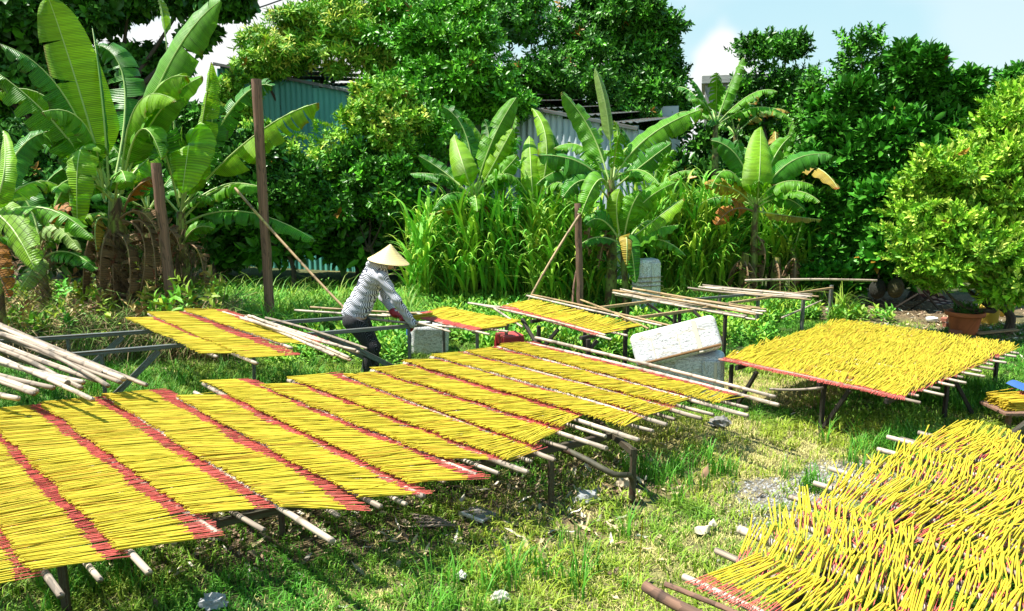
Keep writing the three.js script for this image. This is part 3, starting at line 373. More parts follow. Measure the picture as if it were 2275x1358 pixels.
// loose generic leaves for far plants
function wildPlant(label, px, d, top, n, L, seed, o = {}) {
  const r = rng(seed), base = D(px, 600, d); base.y = 0; const plant = thing('banana_plant', label, 'banana plant', base), N = D(px + (r() - 0.5) * 20, top, d); stemOf(plant, base, N, o.r ?? 0.10);
  for (let i = 0; i < n; i++) { const az = i * 2.4 + r(), up = lerp(1.25, 0.25, i / n) + (r() - 0.5) * 0.2, l = L * (0.75 + r() * 0.4), dir = V(Math.cos(az) * Math.cos(up), Math.sin(up), Math.sin(az) * Math.cos(up)), m = N.clone().addScaledVector(dir, l * 0.55), t = N.clone().addScaledVector(dir, l); t.y -= l * 0.38 * Math.cos(up); bananaLeaf(plant, N, m, t, l * 0.125, { face: V(-dir.x * 0.5, 1, 0.25 - dir.z * 0.5), tear: 0.5, mat: (o.mats ?? [M.leaf, M.leafDeep, M.leaf])[i % 3], fold: 0.3 }); }
  return plant;
}
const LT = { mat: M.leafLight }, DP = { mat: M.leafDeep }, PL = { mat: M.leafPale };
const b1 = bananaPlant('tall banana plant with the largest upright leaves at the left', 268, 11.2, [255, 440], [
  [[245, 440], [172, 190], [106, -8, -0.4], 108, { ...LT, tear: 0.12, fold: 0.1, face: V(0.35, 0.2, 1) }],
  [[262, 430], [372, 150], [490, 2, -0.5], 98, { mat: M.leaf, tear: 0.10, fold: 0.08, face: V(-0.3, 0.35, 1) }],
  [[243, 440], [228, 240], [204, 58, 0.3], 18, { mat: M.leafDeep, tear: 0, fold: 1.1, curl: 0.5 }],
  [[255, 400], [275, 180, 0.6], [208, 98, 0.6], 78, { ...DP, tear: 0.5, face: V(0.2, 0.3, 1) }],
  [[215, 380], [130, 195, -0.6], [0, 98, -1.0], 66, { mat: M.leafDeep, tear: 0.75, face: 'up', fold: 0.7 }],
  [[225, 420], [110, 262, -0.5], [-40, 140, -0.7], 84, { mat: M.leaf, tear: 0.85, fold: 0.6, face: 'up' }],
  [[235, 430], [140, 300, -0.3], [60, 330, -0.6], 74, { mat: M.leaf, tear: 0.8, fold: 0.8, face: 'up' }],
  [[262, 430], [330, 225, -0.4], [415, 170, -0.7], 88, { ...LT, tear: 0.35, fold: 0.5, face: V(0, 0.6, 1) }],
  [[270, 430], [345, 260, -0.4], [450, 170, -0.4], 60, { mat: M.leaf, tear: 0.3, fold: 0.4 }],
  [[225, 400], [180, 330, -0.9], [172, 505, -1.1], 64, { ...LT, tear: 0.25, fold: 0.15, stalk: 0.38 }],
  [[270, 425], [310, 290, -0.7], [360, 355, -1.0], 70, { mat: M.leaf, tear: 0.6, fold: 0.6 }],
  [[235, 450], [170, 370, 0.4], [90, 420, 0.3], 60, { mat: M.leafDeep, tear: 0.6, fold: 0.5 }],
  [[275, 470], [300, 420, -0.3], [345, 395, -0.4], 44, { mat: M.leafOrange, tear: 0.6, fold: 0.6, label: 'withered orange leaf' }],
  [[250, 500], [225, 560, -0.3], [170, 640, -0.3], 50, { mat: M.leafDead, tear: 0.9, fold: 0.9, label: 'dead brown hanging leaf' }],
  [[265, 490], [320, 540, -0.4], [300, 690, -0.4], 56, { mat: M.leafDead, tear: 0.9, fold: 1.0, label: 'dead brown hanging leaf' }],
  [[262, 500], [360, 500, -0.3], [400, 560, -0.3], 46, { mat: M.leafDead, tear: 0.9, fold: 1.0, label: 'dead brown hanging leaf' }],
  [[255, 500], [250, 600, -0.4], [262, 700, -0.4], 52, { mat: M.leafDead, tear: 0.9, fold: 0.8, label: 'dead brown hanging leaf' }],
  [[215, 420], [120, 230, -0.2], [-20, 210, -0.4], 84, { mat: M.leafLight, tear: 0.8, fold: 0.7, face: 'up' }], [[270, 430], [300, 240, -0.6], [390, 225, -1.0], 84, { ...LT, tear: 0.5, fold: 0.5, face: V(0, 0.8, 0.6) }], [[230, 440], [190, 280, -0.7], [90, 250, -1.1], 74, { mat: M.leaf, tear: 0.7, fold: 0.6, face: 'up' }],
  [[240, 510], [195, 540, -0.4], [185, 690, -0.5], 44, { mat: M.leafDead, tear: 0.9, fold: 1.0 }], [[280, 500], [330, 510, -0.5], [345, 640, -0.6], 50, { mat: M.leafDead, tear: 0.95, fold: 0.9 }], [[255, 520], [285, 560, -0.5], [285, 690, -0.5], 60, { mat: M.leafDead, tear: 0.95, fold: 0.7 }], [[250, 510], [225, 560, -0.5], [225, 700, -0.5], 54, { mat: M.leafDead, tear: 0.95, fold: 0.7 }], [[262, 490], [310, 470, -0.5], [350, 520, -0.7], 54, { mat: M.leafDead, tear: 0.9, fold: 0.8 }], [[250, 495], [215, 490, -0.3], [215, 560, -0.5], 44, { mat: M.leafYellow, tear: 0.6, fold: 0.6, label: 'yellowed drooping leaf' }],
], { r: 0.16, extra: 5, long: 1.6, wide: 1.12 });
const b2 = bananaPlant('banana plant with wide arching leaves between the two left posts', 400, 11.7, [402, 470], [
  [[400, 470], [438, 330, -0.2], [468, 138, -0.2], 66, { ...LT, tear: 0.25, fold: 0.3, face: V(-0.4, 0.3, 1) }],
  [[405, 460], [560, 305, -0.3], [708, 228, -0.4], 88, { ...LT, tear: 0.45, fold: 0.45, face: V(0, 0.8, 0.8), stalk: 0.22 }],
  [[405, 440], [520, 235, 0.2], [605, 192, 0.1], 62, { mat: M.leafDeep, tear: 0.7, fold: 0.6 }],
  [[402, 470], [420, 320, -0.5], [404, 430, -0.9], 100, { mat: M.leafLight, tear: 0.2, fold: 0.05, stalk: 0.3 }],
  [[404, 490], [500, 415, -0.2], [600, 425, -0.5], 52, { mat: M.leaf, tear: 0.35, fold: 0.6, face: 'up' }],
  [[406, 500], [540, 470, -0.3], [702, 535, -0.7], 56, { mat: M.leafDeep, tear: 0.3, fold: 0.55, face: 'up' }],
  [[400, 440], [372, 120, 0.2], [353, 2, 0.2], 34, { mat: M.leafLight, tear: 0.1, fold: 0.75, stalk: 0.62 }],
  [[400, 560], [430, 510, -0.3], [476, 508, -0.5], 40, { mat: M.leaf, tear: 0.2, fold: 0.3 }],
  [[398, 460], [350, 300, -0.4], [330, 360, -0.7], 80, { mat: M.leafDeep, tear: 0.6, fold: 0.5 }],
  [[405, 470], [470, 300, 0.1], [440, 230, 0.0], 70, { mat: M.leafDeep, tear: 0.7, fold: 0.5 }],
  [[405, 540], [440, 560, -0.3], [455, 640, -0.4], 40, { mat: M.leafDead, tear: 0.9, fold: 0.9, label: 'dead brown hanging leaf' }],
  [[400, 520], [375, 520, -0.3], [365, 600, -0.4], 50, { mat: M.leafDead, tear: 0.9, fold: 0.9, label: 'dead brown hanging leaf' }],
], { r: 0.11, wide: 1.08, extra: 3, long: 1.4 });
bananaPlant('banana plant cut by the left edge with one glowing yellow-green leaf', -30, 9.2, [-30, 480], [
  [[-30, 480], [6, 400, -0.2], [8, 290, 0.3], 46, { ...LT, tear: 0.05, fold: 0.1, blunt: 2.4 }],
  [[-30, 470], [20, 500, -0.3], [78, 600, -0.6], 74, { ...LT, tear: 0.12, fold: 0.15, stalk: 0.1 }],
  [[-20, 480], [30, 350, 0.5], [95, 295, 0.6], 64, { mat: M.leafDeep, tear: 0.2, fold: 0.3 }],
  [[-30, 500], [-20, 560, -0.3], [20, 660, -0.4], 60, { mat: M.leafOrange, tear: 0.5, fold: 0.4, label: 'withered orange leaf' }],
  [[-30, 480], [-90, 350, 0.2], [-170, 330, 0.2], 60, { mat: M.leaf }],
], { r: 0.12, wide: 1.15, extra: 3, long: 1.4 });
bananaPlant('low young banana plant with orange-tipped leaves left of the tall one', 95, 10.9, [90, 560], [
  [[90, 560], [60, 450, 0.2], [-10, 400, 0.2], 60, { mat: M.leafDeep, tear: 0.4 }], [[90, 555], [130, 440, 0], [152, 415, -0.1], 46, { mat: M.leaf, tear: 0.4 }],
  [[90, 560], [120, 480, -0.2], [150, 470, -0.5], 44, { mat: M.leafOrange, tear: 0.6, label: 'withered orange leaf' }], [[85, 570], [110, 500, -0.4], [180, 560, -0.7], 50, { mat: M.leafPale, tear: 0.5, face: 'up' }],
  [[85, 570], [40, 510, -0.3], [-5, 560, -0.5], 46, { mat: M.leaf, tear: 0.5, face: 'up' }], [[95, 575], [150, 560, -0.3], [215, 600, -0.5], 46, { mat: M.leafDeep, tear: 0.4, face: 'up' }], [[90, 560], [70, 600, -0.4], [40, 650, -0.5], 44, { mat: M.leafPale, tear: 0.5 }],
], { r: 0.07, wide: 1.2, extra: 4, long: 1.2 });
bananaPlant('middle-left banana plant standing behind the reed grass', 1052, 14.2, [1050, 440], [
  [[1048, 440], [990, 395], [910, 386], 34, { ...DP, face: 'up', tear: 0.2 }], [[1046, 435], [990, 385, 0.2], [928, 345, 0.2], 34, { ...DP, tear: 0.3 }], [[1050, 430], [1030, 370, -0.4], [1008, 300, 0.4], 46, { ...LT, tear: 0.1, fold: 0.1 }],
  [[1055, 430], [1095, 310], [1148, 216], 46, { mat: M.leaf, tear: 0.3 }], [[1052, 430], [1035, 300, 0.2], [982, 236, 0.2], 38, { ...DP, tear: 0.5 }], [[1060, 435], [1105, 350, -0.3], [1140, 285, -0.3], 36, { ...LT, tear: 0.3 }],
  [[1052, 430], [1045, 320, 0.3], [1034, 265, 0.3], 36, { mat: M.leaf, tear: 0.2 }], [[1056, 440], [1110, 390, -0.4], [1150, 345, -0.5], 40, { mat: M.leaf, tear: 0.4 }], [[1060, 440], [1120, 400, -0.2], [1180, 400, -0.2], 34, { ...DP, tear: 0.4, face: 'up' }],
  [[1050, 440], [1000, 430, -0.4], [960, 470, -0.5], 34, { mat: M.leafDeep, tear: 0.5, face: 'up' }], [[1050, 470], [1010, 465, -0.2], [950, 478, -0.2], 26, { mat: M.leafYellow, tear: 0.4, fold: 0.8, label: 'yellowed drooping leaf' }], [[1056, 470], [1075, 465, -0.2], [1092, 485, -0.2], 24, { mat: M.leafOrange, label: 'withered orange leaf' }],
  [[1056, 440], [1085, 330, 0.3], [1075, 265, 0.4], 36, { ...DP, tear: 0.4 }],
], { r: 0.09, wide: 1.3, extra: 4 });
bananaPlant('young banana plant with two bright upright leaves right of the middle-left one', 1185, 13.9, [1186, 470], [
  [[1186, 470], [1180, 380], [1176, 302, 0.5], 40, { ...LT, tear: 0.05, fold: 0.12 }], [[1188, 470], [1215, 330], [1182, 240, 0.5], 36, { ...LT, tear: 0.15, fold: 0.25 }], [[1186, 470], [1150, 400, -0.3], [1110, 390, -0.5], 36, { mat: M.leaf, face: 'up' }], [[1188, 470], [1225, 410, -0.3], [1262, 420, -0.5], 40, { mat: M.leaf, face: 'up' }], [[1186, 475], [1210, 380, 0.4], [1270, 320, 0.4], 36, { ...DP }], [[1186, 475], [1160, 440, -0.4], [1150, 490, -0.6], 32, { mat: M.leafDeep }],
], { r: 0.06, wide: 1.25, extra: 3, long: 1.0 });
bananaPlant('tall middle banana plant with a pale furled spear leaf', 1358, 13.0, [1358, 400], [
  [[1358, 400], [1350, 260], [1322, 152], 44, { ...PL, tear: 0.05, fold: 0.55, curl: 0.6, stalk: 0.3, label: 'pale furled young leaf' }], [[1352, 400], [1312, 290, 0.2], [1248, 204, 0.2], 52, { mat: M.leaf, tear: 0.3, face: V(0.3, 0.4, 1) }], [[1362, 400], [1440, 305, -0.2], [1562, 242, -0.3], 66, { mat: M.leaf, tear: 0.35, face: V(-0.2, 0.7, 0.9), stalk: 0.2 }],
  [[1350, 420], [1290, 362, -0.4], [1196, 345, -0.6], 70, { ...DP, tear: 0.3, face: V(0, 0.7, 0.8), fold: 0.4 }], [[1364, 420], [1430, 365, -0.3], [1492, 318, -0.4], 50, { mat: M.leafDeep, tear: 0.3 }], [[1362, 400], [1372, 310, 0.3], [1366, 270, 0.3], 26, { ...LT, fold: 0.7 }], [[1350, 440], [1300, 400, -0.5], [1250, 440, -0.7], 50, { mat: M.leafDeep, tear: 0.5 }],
  [[1355, 430], [1330, 400, -0.6], [1290, 480, -0.9], 48, { mat: M.leaf, tear: 0.4 }], [[1358, 480], [1340, 540, -0.3], [1330, 600, -0.3], 36, { mat: M.leafDead, tear: 0.9, fold: 0.9, label: 'dead brown hanging leaf' }], [[1355, 470], [1315, 500, -0.3], [1308, 570, -0.3], 30, { mat: M.leafDead, tear: 0.9, fold: 0.9, label: 'dead brown hanging leaf' }], [[1356, 420], [1300, 330, 0.3], [1230, 330, 0.4], 44, { mat: M.leaf, tear: 0.4, face: 'up' }],
], { r: 0.10, wide: 1.2, extra: 4, long: 1.5 });
bananaPlant('young banana plant with spreading leaves right of the pale spear leaf', 1392, 12.7, [1384, 540], [
  [[1384, 540], [1420, 460], [1502, 405], 44, { mat: M.leaf, tear: 0.2 }], [[1386, 545], [1440, 500], [1520, 440], 46, { ...LT, tear: 0.3, face: 'up' }], [[1386, 550], [1440, 515, -0.2], [1508, 500, -0.3], 46, { mat: M.leaf, tear: 0.2, face: 'up' }], [[1384, 545], [1400, 470, -0.3], [1425, 425, -0.3], 46, { mat: M.leaf, tear: 0.3 }],
  [[1382, 545], [1370, 470, -0.2], [1378, 420, -0.2], 40, { ...LT, tear: 0.1 }], [[1382, 545], [1340, 490, -0.3], [1300, 500, -0.5], 40, { mat: M.leafDeep, tear: 0.4 }], [[1386, 560], [1400, 545, -0.4], [1412, 630, -0.5], 40, { mat: M.leafDeep, tear: 0.2 }], [[1384, 555], [1392, 530, -0.5], [1392, 590, -0.7], 26, { mat: M.leafYellow, tear: 0.1, label: 'yellowed drooping leaf' }],
], { r: 0.06, wide: 1.25, extra: 3, long: 1.0 });
bananaPlant('right banana plant with a bright upright leaf against the jackfruit trees', 1672, 14.0, [1680, 450], [
  [[1682, 450], [1688, 380, -0.3], [1690, 282, 0.5], 58, { ...LT, tear: 0.03, fold: 0.08, stalk: 0.14, label: 'bright backlit upright leaf' }], [[1676, 450], [1640, 350], [1578, 312], 46, { ...DP, tear: 0.4 }], [[1686, 440], [1760, 358, -0.2], [1852, 346, -0.3], 54, { mat: M.leafDeep, tear: 0.25, face: V(0, 0.8, 0.8) }], [[1688, 445], [1740, 405, -0.3], [1808, 412, -0.4], 44, { mat: M.leaf, tear: 0.3, face: 'up' }],
  [[1674, 460], [1630, 420, -0.2], [1566, 410, -0.3], 40, { mat: M.leafYellow, tear: 0.5, label: 'yellowing torn leaf' }], [[1686, 470], [1740, 478, -0.2], [1826, 488, -0.4], 28, { mat: M.leafYellow, tear: 0.3, face: 'up', label: 'yellow drooping leaf' }], [[1674, 470], [1630, 465, -0.2], [1590, 500, -0.3], 38, { mat: M.leafOrange, tear: 0.7, label: 'withered orange leaf' }], [[1684, 440], [1720, 350, 0.2], [1758, 302, 0.3], 40, { mat: M.leaf, tear: 0.3 }],
  [[1676, 445], [1650, 370, 0.3], [1640, 310, 0.3], 44, { ...DP }], [[1686, 460], [1740, 440, -0.3], [1790, 470, -0.4], 40, { mat: M.leafDeep, tear: 0.4 }], [[1672, 450], [1620, 380, -0.3], [1580, 420, -0.5], 36, { mat: M.leaf, tear: 0.5, face: 'up' }],
  [[1676, 520], [1700, 560, -0.2], [1690, 630, -0.2], 40, { mat: M.leafDead, tear: 0.9, fold: 0.9, label: 'dead brown hanging leaf' }],
], { r: 0.08, wide: 1.25, extra: 4 });
wildPlant('tall far banana plant with torn leaves below the cloud', 1585, 19, 280, 10, 1.9, 71);
wildPlant('far banana plant with leaves against the grey house corner', 1640, 20, 300, 8, 1.8, 72, { mats: [M.leafDeep, M.leaf, M.leafYellow] });
wildPlant('banana plant half hidden behind the right bright-leaved one', 1720, 15.6, 400, 9, 1.6, 73, { mats: [M.leaf, M.leafDeep, M.leafYellow] });
wildPlant('small banana plant with brown stem at the foot of the jackfruit trees', 1770, 14.6, 560, 5, 0.8, 74);
wildPlant('banana plant half hidden behind the tall middle one', 1450, 15.6, 430, 8, 1.5, 75);
wildPlant('banana plant in the reed grass between the two middle ones', 1270, 14.6, 420, 8, 1.5, 81);
wildPlant('small banana plant behind the middle-left one', 1110, 15.4, 390, 7, 1.4, 82, { mats: [M.leaf, M.leafLight, M.leafDeep] });
wildPlant('banana plant at the left behind the dead hanging leaves', 330, 13.6, 470, 7, 1.9, 76, { mats: [M.leafDeep, M.leaf, M.leafDeep] });
// dead sheaths round the bases on the right
{ const r = rng(5); for (const [px, d, label] of [[1650, 13.9, 'dead brown banana stump left of the two right ones'], [1720, 13.9, 'dead brown banana stump between the right bananas'], [1765, 14.2, 'dead brown banana stump nearest the jackfruit trees']]) { const b = D(px, 600, d); b.y = 0; const p = thing('banana_stump', label, 'banana stump', b); stemOf(p, b, b.clone().add(V((r() - 0.5) * 0.2, 0.75 + r() * 0.3, 0)), 0.11, 'stump', M.stemDead); for (let i = 0; i < 4; i++) { const a = r() * 6.28; bananaLeaf(p, b.clone().add(V(0, 0.85, 0)), b.clone().add(V(Math.cos(a) * 0.22, 0.6, Math.sin(a) * 0.22)), b.clone().add(V(Math.cos(a) * 0.3, 0.05, Math.sin(a) * 0.3)), 0.09, { mat: M.leafDead, tear: 0.8, fold: 0.7, face: V(Math.cos(a), 0.3, Math.sin(a)) }); } } }
// ---------------------------------------------------------------- bamboo poles, racks and the incense laid on them
function poleGeo(a, b, r, seed, o = {}) {   // bamboo from a to b: nodes, a slight bend, hollow ends
  const rd = rng(seed), L = a.distanceTo(b), n = Math.max(8, Math.round(L / 0.09)), mid = V((rd() - 0.5) * (o.bend ?? 0.06), (rd() - 0.5) * (o.bend ?? 0.06) * 0.6 - (o.sag ?? 0), (rd() - 0.5) * (o.bend ?? 0.06)), pts = [], rad = [], node = 0.26 + rd() * 0.08, ph = rd() * node, taper = o.taper ?? 0.82, r1 = r * taper;
  const at = t => a.clone().lerp(b, t).addScaledVector(mid, 4 * t * (1 - t));
  pts.push(at(0.02)); rad.push(r * 0.62); pts.push(at(0.0005)); rad.push(r * 0.66); pts.push(at(0)); rad.push(r * 0.97);
  const cuts = new Set(); for (let i = 0; i <= n; i++) cuts.add(i / n); for (let s = ph; s < L; s += node) for (const e of [-0.012, 0, 0.012]) cuts.add(clamp((s + e) / L, 0.002, 0.998));
  for (const t of [...cuts].sort((x, y) => x - y)) { if (t <= 0) continue; const s = t * L, q = Math.abs(((s - ph) / node) - Math.round((s - ph) / node)) * node; pts.push(at(t)); rad.push(lerp(r, r1, t) * (q < 0.004 ? 1.13 : 1) * (1 + 0.03 * (noise(s * 6, seed) - 0.5))); }
  pts.push(at(0.9995)); rad.push(r1 * 0.66); pts.push(at(0.98)); rad.push(r1 * 0.62);
  const g = sweep(pts, rad, 9), P = g.attributes.position, col = new Float32Array(P.count * 3), ax = b.clone().sub(a).normalize(), v = V(0, 0, 0), tone = 0.86 + 0.14 * rd();
  for (let i = 0; i < P.count; i++) { v.fromBufferAttribute(P, i); const s = v.sub(a).dot(ax), q = Math.abs(((s - ph) / node) - Math.round((s - ph) / node)) * node, k = (q < 0.008 ? 0.5 : 1) * tone * (s < 0.005 || s > L - 0.005 ? 0.75 : 1), w = 0.88 + 0.24 * noise(s * 5, seed * 3.3); col.set([k * w, k * w * 0.985, k * w * 0.96], i * 3); }
  g.setAttribute('color', new THREE.BufferAttribute(col, 3)); return g;
}
const ringed = new Map(); const withRings = m => { if (!ringed.has(m)) { const c = m.clone(); c.vertexColors = true; ringed.set(m, c); } return ringed.get(m); };
let poleSeed = 1;
function pole(label, group, a, b, r, mat = M.bamboo, o = {}) { const c = a.clone().add(b).multiplyScalar(0.5); const m = mesh(o.name ?? 'bamboo_pole', poleGeo(a.clone().sub(c), b.clone().sub(c), r, poleSeed++, o), withRings(mat), null, c); return tag(m, label, o.category ?? 'bamboo pole', group); }
const nth = i => ['first', 'second', 'third', 'fourth', 'fifth', 'sixth', 'seventh', 'eighth', 'ninth', 'tenth', 'eleventh', 'twelfth', 'thirteenth', 'fourteenth', 'fifteenth', 'sixteenth', 'seventeenth', 'eighteenth', 'nineteenth', 'twentieth'][i];

// a stick 1 long: tip at x = 0, dough coat, red bamboo tail to x = 1
function stickPart(x0, x1, r, sides = 6) { const g = new THREE.CylinderGeometry(r, r, x1 - x0, sides, 1); return g.rotateZ(-Math.PI / 2).translate((x0 + x1) / 2, 0, 0); }
const COATED = 0.715, coatGeo = stickPart(0, COATED, 1), tailGeo = stickPart(COATED, 1, 0.5, 5);
const paint = (g, c) => { const h = g.toNonIndexed(), n = h.attributes.position.count, a = new Float32Array(n * 3); for (let i = 0; i < n; i++) a.set(c, i * 3); h.setAttribute('color', new THREE.BufferAttribute(a, 3)); return h; };
const wholeStick = mergeGeometries([paint(coatGeo, [0.46, 0.37, 0.012]), paint(tailGeo, [0.62, 0.12, 0.09])]);
M.sticks = std([1, 1, 1], 0.85, { vertexColors: true });
const allSticks = [];   // {s, e, r, rack}
// one row: A is the far end of its line, B the near end, at the height h; the sticks point along ang (0 = right, 90 degrees = away)
function layRow(rack, A, B, h, o) {
  const r = rng(o.seed), N = o.n;
  for (let k = 0; k < N; k++) {
    const t = clamp((k + r()) / N), p = A.clone().lerp(B, t), sd = o.seed * 1.7, dev = (noise(t * 9, sd) - 0.5) * (o.wave ?? 0.35) + (r() + r() - 1) * (o.jit ?? 0.10) + (r() < (o.stray ?? 0.015) ? (r() - 0.5) * 1.0 : 0), ang = (typeof o.ang === 'function' ? o.ang(t) : o.ang) + dev;
    const L = (typeof o.len === 'function' ? o.len(t) : o.len) * (0.97 + 0.06 * r()), u = V(Math.cos(ang), 0, -Math.sin(ang)), over = (o.over ?? 0.035) + (r() - 0.5) * (o.spread ?? 0.03) + (noise(t * 14, sd + 3) - 0.5) * 0.04, lift = (o.lift ?? 0.045) + r() * (o.pile ?? 0.014) + (r() < 0.02 ? 0.02 : 0), low = (o.low ?? 0.012) + r() * 0.012;
    const line = p.clone().addScaledVector(u, -over), far = line.clone().addScaledVector(u, L);
    const tip = o.rev ? far : line, end = o.rev ? line : far; tip.y = h + lift; end.y = h + low; if (o.sway) { tip.y += r() * o.sway; }
    allSticks.push({ s: tip, e: end, r: o.r * (0.88 + r() * 0.24), rack, row: o.row });
  }
}
const rad = a => a * Math.PI / 180;
// --- the long rack across the foreground
const HL = 0.45, gl = (x, y) => G(x, y, HL);
{
  const rows = [[[-30, 925], [285, 1240], [331, 1277]], [[100, 908], [448, 1160], [483, 1190]], [[240, 888], [640, 1146], [739, 1207]], [[400, 893], [815, 1123], [846, 1131]], [[458, 858], [925, 1088], [941, 1108]], [[588, 866], [1000, 1035], [1058, 1060]], [[648, 850], [1140, 1036], [1172, 1053]], [[770, 843], [1190, 1002], [1232, 1026]], [[833, 829], [1250, 962], [1348, 1000]], [[905, 812], [1395, 960], [1419, 981]], [[965, 799], [1450, 935], [1481, 947]], [[1040, 789], [1500, 912], [1558, 933]], [[1113, 777], [1600, 908], [1662, 927]], [[1180, 767], [1690, 893], [1730, 903]]].map(q => q.map(p => gl(...p)));
  const step = V(-0.30, 0, 0.20); for (let i = 0; i < 2; i++) rows.unshift(rows[0].map(p => p.clone().add(step)));
  const base = [46, 44, 38, 30, 26, 24, 24, 25, 27, 28, 28, 28, 28, 30, 32, 30];
  for (let i = 0; i < rows.length; i++) {
    const [A, B, E] = rows[i], nx = rows[Math.min(i + 1, rows.length - 1)], dir = E.clone().sub(A).normalize();
    const name = i < 2 ? (i ? 'bamboo pole at the lower left corner of the long incense rack' : 'bamboo pole cut off by the left edge under the long incense rack') : i === rows.length - 1 ? 'bare white bamboo pole closing the far right side of the long rack' : `bamboo pole under the ${nth(i - 1)} red band from the left on the long rack`;
    pole(name, 'bamboo poles under the long incense rack', A.clone().addScaledVector(dir, -0.06).add(V(0, 0.010, 0)), E.clone().add(V(0, 0.010, 0)), 0.021, i % 4 === 1 ? M.bambooOld : M.bamboo);
    if (i < rows.length - 1 && i > 0) { const m = [A.clone().lerp(nx[0], 0.62), B.clone().lerp(nx[1], 0.55)], e = m[1].clone().addScaledVector(dir, [0.09, 0.13, 0.05, 0.16, 0.07, 0.11][i % 6]); pole(`lower bamboo pole between the ${nth(i - 1)} and ${nth(i)} red bands of the long rack`, 'bamboo poles under the long incense rack', m[0].addScaledVector(dir, -0.05).add(V(0, -0.016, 0)), e.add(V(0, -0.016, 0)), 0.018, i % 3 ? M.bamboo : M.bambooOld); }
    if (i === rows.length - 1) continue;
    const V0 = B.clone().sub(A), at = t => { const p = A.clone().lerp(B, t), a = rad(base[i]), u = V(Math.cos(a), 0, -Math.sin(a)), w = nx[1].clone().sub(nx[0]), q = nx[0].clone().sub(p), den = u.x * w.z - u.z * w.x; return clamp((q.x * w.z - q.z * w.x) / den, 0.26, 0.46); };
    const late = i >= 8;
    layRow('long', A, B, HL, { row: i - 1, seed: 200 + i, n: Math.round(V0.length() / 0.0062), ang: t => rad(base[i] + (t > 0.8 && late ? (t - 0.8) * 150 : 0) - (!late && t > 0.85 ? (t - 0.85) * 90 : 0)), len: t => at(t) + (late ? 0.10 : i > 5 ? 0.085 : 0.06), r: 0.0037, jit: late ? 0.20 : 0.13, pile: 0.022, wave: late ? 0.5 : 0.35 });
  }
  pole('second bare white bamboo pole at the far right side of the long rack', 'bamboo poles under the long incense rack', gl(1190, 762).add(V(0, 0.06, 0)), gl(1722, 896).add(V(0, 0.055, 0)), 0.019);
  const t = thing('drying_rack', 'dark metal trestle rack under the long field of incense in front', 'drying rack', V(0, 0, 0));
  const rail = (a, b) => mesh('rail', beam(a, b, 0.04, 0.05), M.oliveMetal, t), leg = p => mesh('leg', beam(p, V(p.x + 0.0, -0.05, p.z), 0.04), M.oliveMetal, t);
  const c = [gl(1408, 984), gl(1235, 800), gl(-150, 1180), gl(-300, 960)].map(p => p.setY(HL - 0.065)); c[1] = gl(1240, 812).setY(HL - 0.065);
  const near = [gl(1408, 986).setY(HL - 0.065), gl(1222, 1000).setY(HL - 0.065), gl(60, 1240).setY(HL - 0.065)];
  rail(near[0], gl(1180, 800).setY(HL - 0.065)); rail(gl(120, 1215).setY(HL - 0.066), gl(1380, 945).setY(HL - 0.066)); rail(gl(0, 1000).setY(HL - 0.067), gl(1220, 820).setY(HL - 0.067));
  for (const p of [gl(1408, 984), gl(1225, 1000), gl(1250, 830), gl(620, 1050), gl(520, 930), gl(130, 1190), gl(60, 1010)]) leg(p.setY(HL - 0.04));
  const a = gl(1215, 962).setY(HL - 0.08), b = V(near[0].x - 0.01, 0.20, near[0].z); mesh('brace', sweep(curve([a, gl(1290, 985).setY(HL - 0.10), gl(1365, 1003).setY(HL - 0.17), b, V(near[0].x, 0.02, near[0].z)], 10), Array(11).fill(0.022), 6), M.oliveMetal, t);
}
